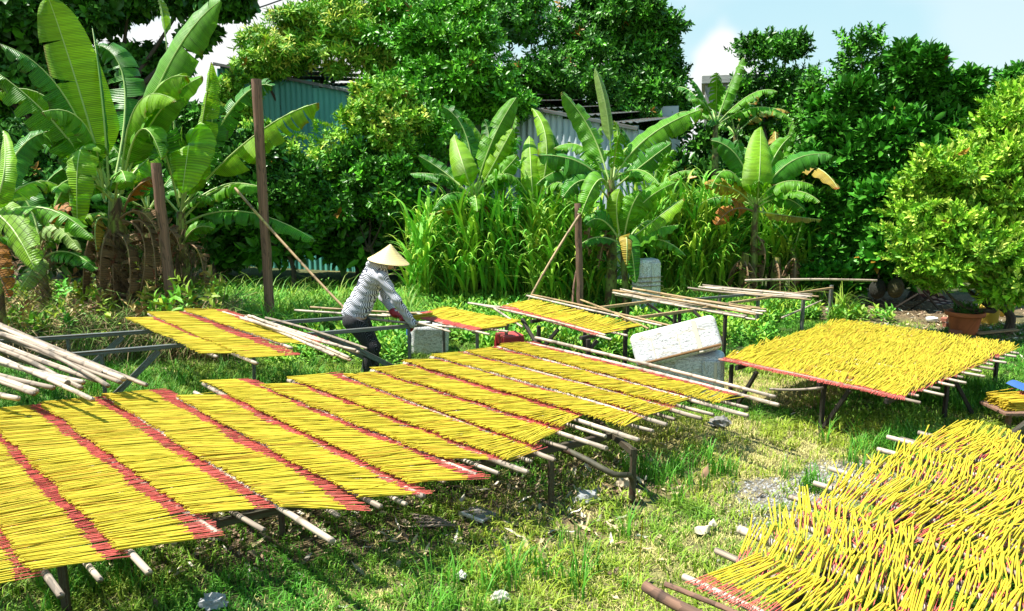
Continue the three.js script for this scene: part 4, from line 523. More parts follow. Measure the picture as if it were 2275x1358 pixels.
// --- the wide rack at the right: yellow only, one red edge
const HR = 0.50;
{
  const g = (x, y) => G(x, y, HR), A0 = g(1606, 800), B0 = g(2012, 888), A1 = g(1872, 716), B1 = g(2272, 772), n = 15;
  for (let i = 0; i < n; i++) {
    const f = i / n * 0.94, A = A0.clone().lerp(A1, f), B = B0.clone().lerp(B1, f), dir = B.clone().sub(A).normalize();
    layRow('right', A, B, HR, { spread: i ? 0.14 : 0.03, seed: 300 + i, n: 400, ang: rad(50), len: 0.40, r: 0.0034, rev: true, jit: 0.24, wave: 0.3, lift: 0.028, low: 0.006, over: i ? 0.03 : 0.07, pile: 0.022, stray: 0.04 });
    const e = [0.12, 0.03, 0.16, 0.06, 0.11, 0.14, 0.05, 0.17, 0.08, 0.13, 0.06, 0.12, 0.05, 0.1, 0.07][i];
    pole(i ? `pole end ${nth(i)} from the red edge along the right side of the wide rack` : 'bamboo pole along the red edge of the wide right rack', 'bamboo poles under the wide right rack', A.clone().addScaledVector(dir, -0.05).setY(HR + 0.0), B.clone().addScaledVector(dir, e).setY(HR + 0.0), 0.016, i % 3 ? M.bamboo : M.bambooOld);
  }
  const t = thing('drying_rack', 'dark wooden trestle rack under the wide yellow incense field at right', 'drying rack'), leg = (p, q) => mesh('leg', beam(p, q, 0.035), M.darkMetal, t), at = (u, v) => A0.clone().lerp(B0, u).lerp(A1.clone().lerp(B1, u), v).setY(HR - 0.045);
  for (const u of [0.1, 0.58, 0.92]) mesh('rail', beam(at(u, -0.01), at(u, 0.96), 0.035, 0.045), M.darkMetal, t);
  for (const [u, v] of [[0.04, 0.02], [0.58, 0.03], [0.1, 0.92], [0.92, 0.45], [0.92, 0.92], [0.58, 0.9]]) { const p = at(u, v); leg(p, V(p.x, -0.05, p.z)); }
  const p1 = at(0.22, 0.0), q1 = at(0.06, 0.02); leg(p1, V(q1.x + 0.03, 0.0, q1.z)); const p2 = at(0.72, 0.02), q2 = at(0.58, 0.03); leg(p2, V(q2.x, 0.02, q2.z + 0.02)); const p3 = at(0.90, 0.5); leg(p3, V(p3.x + 0.25, 0, p3.z + 0.05));
  pole('short grey pole end poking out below the red edge of the right rack', null, at(0.60, 0.0).add(V(0, -0.01, 0)), at(0.42, -0.13).add(V(0, -0.02, 0)), 0.014, M.bambooOld);
}
// --- the low rack in the lower right corner: loose fanned sticks
const HN = 0.40;
{
  const g = (x, y) => G(x, y, HN), S0 = g(1545, 1300), dirV = V(0.68, 0, 0.82).normalize(), U = V(0.74, 0, -0.67).normalize(), offs = [0, 0.34, 0.64, 0.95, 1.25, 1.56, 1.87, 2.18, 2.48, 2.8, 3.08], push = [0, 0.02, 0.06, 0.02, -0.02, -0.04, -0.02, 0, 0, 0, 0, 0, 0];
  offs.forEach((o, i) => {
    const A = S0.clone().addScaledVector(U, o).addScaledVector(dirV, push[i]).setY(HN), B = A.clone().addScaledVector(dirV, 2.3);
    layRow('low', A, B, HN, { spread: i ? 0.16 : 0.05, row: i, seed: 400 + i, n: i < 5 ? 225 : 235, ang: t => { const p = A.clone().lerp(B, t); return rad(50 + (noise(p.x * 1.3 + 4, p.z * 1.3) - 0.5) * 46 + (i === 0 ? -12 : 0)); }, len: 0.46, r: 0.0043, rev: true, jit: 0.20, wave: 0.35, lift: 0.04, low: 0.02, over: 0.04, pile: 0.018, stray: 0.07, sway: i % 3 === 1 ? 0.035 : 0.012 });
    const st = [0.07, 0.13, 0.22, 0.11, 0.16, 0.14, 0.2, 0.1, 0.16, 0.22, 0.1, 0.12, 0.15][i];
    pole(`bamboo pole ${nth(i)} from the lower left corner of the low right rack`, 'bamboo poles under the low right rack', A.clone().addScaledVector(dirV, -st).setY(HN + 0.012), B.clone().setY(HN + 0.012), i === 2 ? 0.024 : 0.018, i % 3 === 1 ? M.bambooOld : M.bamboo);
    if (i > 1 && i % 2) pole(`thin lower pole beside pole ${nth(i)} of the low right rack`, 'bamboo poles under the low right rack', A.clone().addScaledVector(dirV, -st + 0.05).addScaledVector(U, 0.13).setY(HN - 0.02), B.clone().addScaledVector(U, 0.13).setY(HN - 0.02), 0.016, M.bambooOld);
  });
  pole('thick weathered wooden pole pointing out at the bottom edge', null, g(1432, 1297).setY(HN - 0.01), g(1640, 1400).setY(HN - 0.01), 0.027, M.wood, { name: 'wooden_pole', category: 'wooden pole', taper: 1.1 });
  pole('dark thin split bamboo beside the thick weathered pole at the bottom', null, g(1478, 1298).setY(HN + 0.0), g(1690, 1385).setY(HN + 0.0), 0.014, M.wood, { name: 'split_bamboo', category: 'split bamboo' });
  const t = thing('drying_rack', 'low trestle rack under the loose fanned incense at bottom right', 'drying rack');
  for (const s of [0.35, 1.9]) { const a = S0.clone().addScaledVector(dirV, s).addScaledVector(U, -0.1).setY(HN - 0.045), b = a.clone().addScaledVector(U, 4.3); mesh('rail', beam(a, b, 0.04, 0.05), M.oliveMetal, t); for (const f of [0.05, 0.5, 0.97]) { const p = a.clone().lerp(b, f); mesh('leg', beam(p, V(p.x, -0.05, p.z), 0.04), M.oliveMetal, t); } }
}
// --- the grey metal rack at the left and the incense on it
const HM = 0.60;
{
  const g = (x, y) => G(x, y, HM), rows = [[[300, 722], [478, 806]], [[334, 711], [560, 818]], [[415, 706], [632, 782]], [[500, 708], [645, 747]]].map(q => q.map(p => g(...p)));
  for (let i = 0; i < 3; i++) { const [A, B] = rows[i], nx = rows[i + 1]; layRow('grey', A, B, HM + 0.05, { seed: 500 + i, n: 250, ang: t => rad(27 + (i === 1 && t > 0.8 ? (t - 0.8) * 60 : 0)), len: t => clamp(A.clone().lerp(B, t).distanceTo(nx[0].clone().lerp(nx[1], t)) + 0.08, 0.36, 0.5), over: i ? 0.04 : 0.10, r: 0.0042, jit: 0.12 }); }
  rows.forEach(([A, B], i) => { const dir = B.clone().sub(A).normalize(); pole(`bamboo pole ${nth(i)} from the left under the incense on the grey rack`, 'bamboo poles under the incense on the grey rack', A.clone().addScaledVector(dir, -0.05).add(V(0, 0.07, 0)), B.clone().addScaledVector(dir, [0.05, 0.12, 0.16, 0.25][i]).add(V(0, 0.065, 0)), 0.02); });
  pole('bamboo pole with a dark tip lying right of the incense on the grey rack', null, g(612, 741).add(V(0, 0.05, 0)), g(722, 783).add(V(0, 0.02, 0)), 0.016, M.bambooOld);
  const t = thing('drying_rack', 'grey galvanised metal rack with slanting braces behind the long rack', 'drying rack');
  const back = [g(-160, 770), g(960, 694)], front = [g(-120, 812), g(960, 720)], y = v => v.setY(HM); back.forEach(y); front.forEach(y);
  mesh('rail', beam(back[0], back[1], 0.045, 0.045), M.metal, t); mesh('rail', beam(front[0], front[1], 0.045, 0.045), M.metal, t);
  const on = (l, px) => { let lo = 0, hi = 1; for (let i = 0; i < 40; i++) { const m = (lo + hi) / 2; toPixel(l[0].clone().lerp(l[1], m))[0] < px ? lo = m : hi = m; } return l[0].clone().lerp(l[1], lo); };
  const br = (l, px, qx, qy, h) => { const a = on(l, px).add(V(0, -0.035, 0)); mesh('brace', beam(a, G(qx, qy, h), 0.05, 0.03), M.metal, t); };
  { const a = on(back, 272).add(V(0, -0.04, 0)), b = on(back, 150).setY(0.08); mesh('brace', beam(a, b, 0.03, 0.06), M.metal, t); } { const a = on(front, 352).add(V(0, -0.04, 0)), b = on(front, 225).setY(0.06); mesh('brace', beam(a, b, 0.03, 0.06), M.metal, t); }
  { const a = on(front, 735).add(V(0, -0.04, 0)), b = on(front, 870).setY(0.12); mesh('brace', beam(a, b, 0.03, 0.06), M.metal, t); } { const a = on(front, 690).add(V(0, -0.04, 0)), b = on(front, 800).setY(0.20); mesh('brace', beam(a.add(V(0, 0, -0.25)), b.add(V(0, 0, -0.25)), 0.03, 0.05), M.metal, t); }
  for (const [l, px] of [[front, 225], [front, 908], [back, 908], [back, 150], [back, 560], [front, 560]]) { const p = on(l, px); mesh('leg', beam(p.clone().add(V(0, -0.02, 0)), V(p.x, -0.05, p.z), 0.035), M.metal, t); }
  mesh('end_rail', beam(on(front, 908), on(back, 930), 0.035), M.metal, t);
  for (const [a, b, m, label] of [[[655, 697], [900, 712], M.bamboo, 'pale bamboo pole lying along the back of the grey rack behind the person'], [[690, 690], [1000, 706], M.bambooTan, 'tan bamboo pole just behind the pale one beside the person'], [[820, 716], [1068, 740], M.bamboo, 'white bamboo pole nearest the camera under the hands of the person'], [[850, 706], [1000, 746], M.bamboo, 'white bamboo pole crossing below the gloved hands']]) pole(label, null, g(...a).setY(HM + 0.045), g(...b).setY(HM + 0.045), 0.016, m);
}
// --- two small racks in the middle distance
{
  const g = (x, y) => G(x, y, HM), spec = [
    ['middle', 'middle', [[985, 742], [1098, 752]], [[960, 690], [1150, 722]], null],
  ];
  const lay = (rack, A0, B0, A1, B1, n, seed, red) => { for (let i = 0; i < n; i++) { const f = i / n, A = A0.clone().lerp(A1, f), B = B0.clone().lerp(B1, f); layRow(rack, A, B, HM + 0.04, { seed: seed + i, n: 200, ang: rad(38), len: 0.40, r: 0.0045, rev: true, jit: 0.2, wave: 0.6, lift: 0.04, over: red && !i ? 0.06 : 0.03 }); pole(`bamboo pole ${nth(i)} from the front under the incense on the ${rack} rack`, `bamboo poles under the ${rack} rack`, A.clone().add(A.clone().sub(B).normalize().multiplyScalar(0.12)).setY(HM + 0.035), B.clone().add(B.clone().sub(A).normalize().multiplyScalar(0.2)).setY(HM + 0.035), 0.016); } };
  lay('centre', g(930, 712), g(1062, 744), g(945, 697), g(1140, 733), 2, 600, true);
  lay('dark-legged', g(1115, 690), g(1332, 754), g(1160, 680), g(1400, 738), 2, 620, true);
  const t2 = thing('drying_rack', 'small dark-legged rack right of the red plastic stool', 'drying rack'), leg = (x, y, tx) => { const p = g(x, y).setY(HM - 0.01); mesh('leg', beam(p, V(p.x, -0.05, p.z), 0.045), M.darkMetal, t2); };
  leg(1197, 722); leg(1307, 752); leg(1300, 700); leg(1390, 726);
  mesh('rail', beam(g(1180, 715).setY(HM), g(1330, 690).setY(HM), 0.04), M.darkMetal, t2); mesh('rail', beam(g(1290, 752).setY(HM), g(1420, 722).setY(HM), 0.04), M.darkMetal, t2);
  { const a = g(1160, 706).setY(HM - 0.02), b = g(1197, 722).setY(0.32); mesh('brace', beam(a, b, 0.04), M.darkMetal, t2); const c = g(1240, 728).setY(HM - 0.02); mesh('brace', beam(c, V(b.x, 0.25, b.z), 0.04), M.darkMetal, t2); const e = g(1327, 752).setY(HM - 0.02), f = g(1307, 752).setY(0.45); mesh('brace', beam(e, f, 0.04), M.darkMetal, t2); }
  const t3 = thing('drying_rack', 'small rack under the incense right of the person', 'drying rack'); for (const [x, y] of [[1060, 735], [1125, 722], [985, 700]]) { const p = g(x, y).setY(HM); mesh('leg', beam(p, V(p.x, -0.05, p.z), 0.035), M.metal, t3); } mesh('rail', beam(g(940, 705).setY(HM + 0.0), g(1000, 690).setY(HM), 0.035), M.metal, t3); mesh('rail', beam(g(1050, 738).setY(HM), g(1130, 722).setY(HM), 0.035), M.metal, t3);
  const loose = [[[1170, 666], [1470, 735], M.bamboo, 'white bamboo pole along the back of the dark-legged rack'], [[1180, 664], [1500, 738], M.bambooTan, 'tan bamboo pole behind the white one on the dark-legged rack'], [[1290, 676], [1440, 742], M.bambooTan, 'tan bamboo pole ending past the dark-legged rack'], [[1040, 683], [1200, 704], M.bamboo, 'white bamboo pole bridging the two small middle racks'], [[1060, 686], [1345, 757], M.bamboo, 'white bamboo pole along the red edge of the dark-legged rack'], [[1090, 690], [1160, 738], M.bamboo, 'white pole tip right of the small middle rack']];
  for (const [a, b, m, label] of loose) pole(label, null, g(...a).setY(HM + 0.06), g(...b).setY(HM + 0.06), 0.015, m);
}
// --- empty racks further back with their heaps of poles
function heap(label, group, starts, ends, h, n, seed, r, mats, o = {}) { const rd = rng(seed); for (let i = 0; i < n; i++) { const f = (i + 0.5) / n, a = G(lerp(starts[0][0], starts[1][0], f) + (rd() - 0.5) * (o.sx ?? 30), lerp(starts[0][1], starts[1][1], f), h), b = G(lerp(ends[0][0], ends[1][0], f) + (rd() - 0.5) * (o.ex ?? 50), lerp(ends[0][1], ends[1][1], f), h), y = (i % 3) * r * 1.5 + rd() * r; a.y += y; b.y += y * 0.7; pole(label(i), group, a, b, r * (0.8 + rd() * 0.4), mats[Math.floor(rd() * mats.length)], { bend: 0.10 }); } }
{
  const mats = [M.bamboo, M.bamboo, M.bambooOld, M.bambooTan];
  heap(() => 'pale bamboo pole in the heap on the empty rack behind the foam boxes', 'bamboo poles heaped on the near empty rack', [[1360, 656], [1395, 648]], [[1660, 712], [1685, 692]], HM, 9, 801, 0.016, mats);
  heap(() => 'thin tan bamboo pole crossing behind the heap on the near empty rack', 'thin poles beside the near heap', [[1425, 646], [1440, 650]], [[1690, 682], [1710, 692]], HM, 2, 802, 0.010, [M.bambooTan]);
  heap(() => 'pale bamboo pole in the heap on the farther empty rack', 'bamboo poles heaped on the farther empty rack', [[1535, 646], [1570, 640]], [[1800, 668], [1825, 658]], HM, 8, 803, 0.016, mats);
  const g = (x, y) => G(x, y, HM), t = thing('empty_rack', 'empty dark-legged rack under the heap of poles behind the foam boxes', 'empty rack'), seg = (n, a, b, w, m = M.darkMetal) => mesh(n, beam(a, b, w), m, t);
  seg('rail', g(1270, 692), g(1462, 668), 0.04, M.bambooTan); seg('rail', g(1388, 710), g(1580, 684), 0.04, M.bambooTan); for (const [x, y] of [[1511, 676], [1612, 700], [1395, 676], [1500, 694]]) { const p = g(x, y); seg('leg', p, V(p.x, -0.05, p.z), 0.04); } { const a = g(1437, 674), b = g(1511, 676); seg('brace', a, V(b.x, 0.30, b.z), 0.035); const c = g(1540, 690), d = g(1612, 700); seg('brace', c, V(d.x, 0.25, d.z), 0.035); }
  const t2 = thing('empty_rack', 'farther empty rack under the second heap of poles', 'empty rack'); for (const [x, y] of [[1685, 656], [1786, 655], [1600, 645]]) { const p = g(x, y); mesh('leg', beam(p, V(p.x, -0.05, p.z), 0.045), M.metal, t2); } mesh('rail', beam(g(1510, 668), g(1690, 652), 0.035), M.metal, t2); mesh('rail', beam(g(1620, 674), g(1850, 640), 0.035), M.bambooTan, t2); mesh('leg', beam(g(1848, 634), V(g(1848, 634).x, -0.05, g(1848, 634).z), 0.05), M.metal, t2);
  pole('straight pale pole lying flat in front of the jackfruit trees', null, g(1655, 630).setY(HM + 0.05), g(1948, 630).setY(HM + 0.05), 0.022);
  pole('white pole lower right of the farther heap of poles', null, g(1740, 662).setY(0.3), G(1826, 668, 0.3), 0.016);
}
// --- the two loose heaps of bamboo on the grey rack
{
  const ends = [[40, 886], [75, 876], [80, 870], [118, 862], [130, 854], [185, 850], [130, 838], [205, 888], [180, 862], [215, 846], [150, 852], [240, 858], [245, 832], [268, 850], [230, 828], [275, 842], [325, 856], [190, 836]], starts = [[-190, 800], [-200, 790], [-180, 775], [-170, 780], [-150, 760], [-120, 775], [-140, 742], [-110, 752], [-90, 745], [-80, 735], [-130, 760], [-60, 724], [-40, 716], [-50, 728], [-90, 722], [-20, 718], [-10, 716], [-70, 736]], rd = rng(91);
  ends.forEach((e, i) => { const y = 0.03 + (i % 4) * 0.022, a = G(...starts[i], HM + 0.05 + y), b = G(...e, HM + 0.02 + y * 0.6); pole('weathered bamboo pole in the loose heap at the left edge', 'bamboo poles heaped at the left edge', a, b, 0.019 + rd() * 0.008, [M.bamboo, M.bambooOld, M.bamboo, M.bambooOld, M.bambooOld][i % 5], { bend: 0.12, taper: 0.9 }); });
  const e2 = [[778, 800], [796, 783], [775, 795], [815, 775], [742, 790], [790, 778]], s2 = [[545, 705], [552, 702], [535, 707], [590, 706], [560, 712], [560, 703]];
  e2.forEach((e, i) => pole('pale bamboo pole in the bundle slanting down left of the person', 'bamboo poles bundled left of the person', G(...s2[i], HM + 0.09 + (i % 3) * 0.03), G(...e, HM + 0.03 + (i % 3) * 0.02), 0.015 + rd() * 0.006, i === 3 ? M.bambooOld : M.bamboo, { bend: 0.08 }));
}
// --- sticks: the 300 that show largest are things of their own, the others one mass per rack
{
  const view = e => { const m = e.s.clone().lerp(e.e, 0.4), q = toPixel(m), a = toPixel(e.s), b = toPixel(e.e); e.big = Math.hypot(a[0] - b[0], a[1] - b[1]) + 40 * e.s.y + (e.rack === 'low' ? 130 : 0); return q[0] > 10 && q[0] < 2265 && q[1] < 1345 && a[1] < 1350 && a[0] > 0 && a[0] < 2270; };
  const ranked = allSticks.filter(view).sort((a, b) => b.big - a.big).slice(0, 298), own = new Set(ranked), X = V(1, 0, 0), names = { long: 'long', low: 'low' };
  const labels = { low: ['yellow incense stick with red tail among those fanned loosely in the lower right corner', 'loose incense sticks in the lower right corner'], long: ['yellow incense stick with red tail at the lower left end of the long rack', 'incense sticks at the lower left end of the long rack'], right: ['yellow incense stick on the wide right rack', 'incense sticks on the wide right rack'] };
  const rd = rng(99), tints = Array.from({ length: 4 }, (_, i) => std([0.46 * (0.86 + i * 0.08), 0.37 * (0.82 + i * 0.09), 0.012], 0.85)), order = e => { const d = e.e.clone().sub(e.s), L = d.length(); return [new THREE.Quaternion().setFromUnitVectors(X, d.normalize()), V(L, e.r, e.r)]; };
  let proto = null;
  for (const e of own) {
    const [q, s] = order(e), [label0, group] = labels[e.rack] ?? labels.low, label = e.rack === 'low' ? `yellow incense stick, row ${nth(e.row)} from the bottom left of the low rack` : e.rack === 'long' ? `yellow incense stick beside the ${nth(Math.max(0, e.row))} red band, near end of long rack` : label0; let o;
    if (!proto) { o = proto = new THREE.Group(); mesh('coat', coatGeo, M.coat, o); mesh('bamboo_tail', tailGeo, M.tail, o); } else o = proto.clone();
    o.name = numbered('incense_stick'); o.position.copy(e.s); o.quaternion.copy(q); o.scale.copy(s); o.userData = {}; tag(o, label, 'incense stick', group); o.children[0].material = tints[Math.floor(rd() * 4)]; scene.add(o);
  }
  const mass = { long: 'yellow incense sticks in overlapping rows with red bands on the long rack', right: 'dense yellow incense sticks covering the wide rack at the right', low: 'loose yellow incense sticks fanned over the low rack at bottom right', grey: 'yellow incense sticks on the grey metal rack at the left', centre: 'yellow incense sticks on the small rack beside the person', 'dark-legged': 'yellow incense sticks on the small dark-legged rack' };
  for (const [k, label] of Object.entries(mass)) { const list = allSticks.filter(e => e.rack === k && !own.has(e)).map(e => { const [q, s] = order(e), f = 0.84 + rd() * 0.26, w = rd(); return { p: e.s, q, s, c: C(f, f * (w < 0.12 ? 0.78 : 1), f) }; }); tag(copies('incense_sticks', wholeStick, M.sticks, list), label, 'incense sticks', null, 'stuff'); }
}
// ---------------------------------------------------------------- posts and props
function post(label, a, b, w, mat = M.wood, cat = 'post', name = 'wooden_post') { const c = V(a.x, 0, a.z), rd = rng(Math.round(a.x * 100) + 900), n = 14, pts = [], rr = []; for (let i = 0; i <= n; i++) { pts.push(a.clone().lerp(b, i / n).sub(c).add(V((rd() - 0.5) * 0.012, 0, (rd() - 0.5) * 0.012))); rr.push(w * 0.62 * (1 + (rd() - 0.5) * 0.08)); } const g = sweep(pts, rr, w > 0.06 ? 6 : 8); return tag(mesh(name, g, mat, null, c), label, cat); }
const gz = (px, py, d) => { const p = D(px, py, d); return p; };
post('tall brown wooden post left of the person', V(D(600, 706, 11.2).x, -0.1, -11.2), D(569, 176, 11.2), 0.115);
post('leaning brown wooden post among the left banana plants', V(D(388, 720, 10.6).x, -0.1, -10.6), D(346, 362, 10.6), 0.115);
post('shorter brown wooden post by the middle banana plant', V(D(1291, 690, 12.2).x, -0.1, -12.2), D(1284, 452, 12.2), 0.10);
pole('thin bamboo pole leaning against the tall brown post', null, D(522, 418, 11.0), D(770, 690, 9.9), 0.020, M.bambooTan);
pole('thin bamboo pole leaning against the shorter middle post', null, D(1288, 478, 12.1), D(1172, 672, 11.6), 0.022, M.bambooTan);
pole('dark short stick beside the foot of the shorter middle post', null, D(1282, 600, 12.3), D(1272, 692, 12.1), 0.022, M.wood, { name: 'wooden_stick', category: 'wooden stick' });

// foam boxes
function foamBox(label, p, w, h, d, rot, extra) { const t = thing('foam_box', label, 'foam box', p); t.rotation.set(...rot); mesh('box_body', new RoundedBoxGeometry(w, h, d, 5, 0.065).translate(0, h / 2, 0), M.foam, t); extra && extra(t); return t; }
foamBox('dirty white foam box standing on the grass right of the long rack', V(D(1528, 800, 7.75).x, 0.0, -7.75), 0.78, 0.50, 0.42, [0.0, -0.28, 0.02], t => { mesh('rib_panel', new RoundedBoxGeometry(0.20, 0.44, 0.05, 2, 0.02).translate(0.26, 0.25, 0.21), M.foam, t); mesh('tape', new RoundedBoxGeometry(0.03, 0.40, 0.012, 1, 0.004).translate(0.30, 0.25, 0.236), M.tape, t); });
{ const p = D(1508, 818, 7.7); foamBox('upper tilted white foam box with a rusty brown lower edge', V(p.x + 0.0, 0.435, p.z + 0.02), 0.90, 0.36, 0.50, [-0.30, -0.18, 0.235], t => { mesh('rusty_edge', new RoundedBoxGeometry(0.86, 0.025, 0.03, 2, 0.01).translate(0.0, 0.035, 0.246), M.rustStain, t); mesh('tape', new RoundedBoxGeometry(0.045, 0.345, 0.016, 1, 0.005).translate(0.22, 0.175, 0.248), M.tape, t); mesh('groove', new RoundedBoxGeometry(0.012, 0.22, 0.012, 1, 0.004).translate(0.03, 0.16, 0.2475), M.tape, t); mesh('groove', new RoundedBoxGeometry(0.012, 0.20, 0.012, 1, 0.004).translate(-0.24, 0.15, 0.2475), M.tape, t); }); }
{ const p = G(950, 782, 0); const t = foamBox('white foam box under the small rack right of the person', V(p.x, -0.02, p.z), 0.52, 0.42, 0.4, [0.0, 0.25, -0.05]); mesh('blue_side', new RoundedBoxGeometry(0.03, 0.30, 0.34, 2, 0.01).translate(-0.265, 0.16, 0), std([0.03, 0.10, 0.30], 0.5), t); }
{ const p = D(1436, 640, 12.6); foamBox('grey weathered foam box on end under the middle banana plants', V(p.x, 0.0, p.z), 0.42, 1.0, 0.3, [0, 0.35, 0.02], t => { mesh('rib_panel', new RoundedBoxGeometry(0.18, 0.9, 0.05, 2, 0.02).translate(0.1, 0.5, 0.15), M.foam, t); for (const y of [0.55, 0.62, 0.7]) mesh('string', new RoundedBoxGeometry(0.44, 0.008, 0.37, 1, 0.003).translate(0, y, 0.01), M.bambooTan, t); }); }
// red plastic stool
{ const p = G(1132, 826, 0), t = thing('plastic_stool', 'red plastic stool behind the long rack', 'stool', V(p.x, 0, p.z), 0.4), red = std([0.36, 0.025, 0.035], 0.4), red2 = std([0.42, 0.06, 0.06], 0.45); mesh('seat', new RoundedBoxGeometry(0.27, 0.035, 0.27, 3, 0.015).translate(0, 0.46, 0), red2, t); for (const [x, z] of [[1, 1], [1, -1], [-1, 1], [-1, -1]]) mesh('leg', beam(V(x * 0.105, 0.45, z * 0.105), V(x * 0.15, 0, z * 0.15), 0.065, 0.045), red, t); for (const z of [-1, 1]) mesh('apron', new RoundedBoxGeometry(0.22, 0.10, 0.02, 2, 0.008).translate(0, 0.40, z * 0.118), red, t); for (const x of [-1, 1]) mesh('apron', new RoundedBoxGeometry(0.02, 0.10, 0.19, 2, 0.008).translate(x * 0.118, 0.40, 0), red, t); }
// terracotta pot and what stands round it
{ const p = G(2140, 742, 0), t = thing('flower_pot', 'large terracotta flower pot under the pale shrub', 'flower pot', V(p.x, 0, p.z)), k = 11.2 / FOC; const clay = std([0.62, 0.17, 0.055], 0.75, { map: T.clay });
  mesh('pot_body', new THREE.LatheGeometry([[0.0, 0.02], [0.16, 0.0], [0.18, 0.02], [0.225, 0.27], [0.262, 0.285], [0.272, 0.30], [0.272, 0.34], [0.258, 0.352], [0.236, 0.345], [0.22, 0.30], [0.0, 0.29]].map(q => new THREE.Vector2(...q)), 40), clay, t); mesh('soil', new THREE.CircleGeometry(0.225, 24).rotateX(-Math.PI / 2).translate(0, 0.312, 0), std([0.08, 0.055, 0.035], 1, { map: T.soil }), t);
  const r = rng(8), list = []; for (let i = 0; i < 40; i++) list.push({ p: V((r() - 0.5) * 0.3, 0.33 + r() * 0.06, (r() - 0.5) * 0.36), q: Q((r() - 0.5) * 1.2, r() * 6, (r() - 0.5) * 1.2), s: 0.4 + r() * 0.5, c: C(0.07, 0.18, 0.025) }); const pl = thing('pot_plant', 'small green plant growing in the terracotta pot', 'pot plant', V(p.x, 0.0, p.z)); copies('foliage', SP.small, M.folSoft, list, pl).userData.kind = 'stuff';
  const d = G(2070, 716, 0), dish = thing('dish', 'small white ceramic dish left of the terracotta pot', 'dish', V(d.x, 0, d.z)); mesh('dish_body', new THREE.LatheGeometry([[0, 0.01], [0.06, 0], [0.09, 0.03], [0.092, 0.075], [0.085, 0.08], [0.075, 0.05], [0, 0.04]].map(q => new THREE.Vector2(...q)), 28), std([0.72, 0.72, 0.68], 0.35), dish);
  const bm = std([0.42, 0.16, 0.10], 0.9, { map: T.clay }); for (const [x, y, a, h, label] of [[2108, 728, 0.3, 0, 'pale red brick lying left of the terracotta pot'], [2122, 745, -0.5, 0, 'red brick lying in front of the terracotta pot'], [2098, 716, 0.9, 0, 'small broken brick nearest the white dish']]) { const q = G(x, y, 0); tag(mesh('brick', new RoundedBoxGeometry(0.18, 0.07, 0.09, 2, 0.008).translate(0, 0.035, 0), bm, null, V(q.x, 0.01, q.z), [0, a, 0]), label, 'brick'); }
  const wood = std([0.5, 0.38, 0.24], 0.8, { map: T.bamboo }), w = G(2215, 745, 0); tag(mesh('plank', beam(V(-0.35, 0.04, 0.06), V(0.35, 0.07, -0.08), 0.10, 0.025), wood, null, V(w.x, 0, w.z)), 'pale wooden plank on the ground right of the terracotta pot', 'plank');
  for (const [x, y, label] of [[2196, 690, 'yellow plastic tub half hidden behind the pale shrub stems'], [2232, 672, 'second yellow tub at the right edge behind the shrub']]) { const q = G(x, y + 30, 0), b = thing('tub', label, 'tub', V(q.x, 0, q.z)); mesh('tub_body', new THREE.LatheGeometry([[0, 0.02], [0.13, 0], [0.15, 0.28], [0.17, 0.29], [0.165, 0.31], [0.14, 0.29], [0.12, 0.04], [0, 0.03]].map(v => new THREE.Vector2(...v)), 28), std([0.55, 0.38, 0.05], 0.5), b); }
}
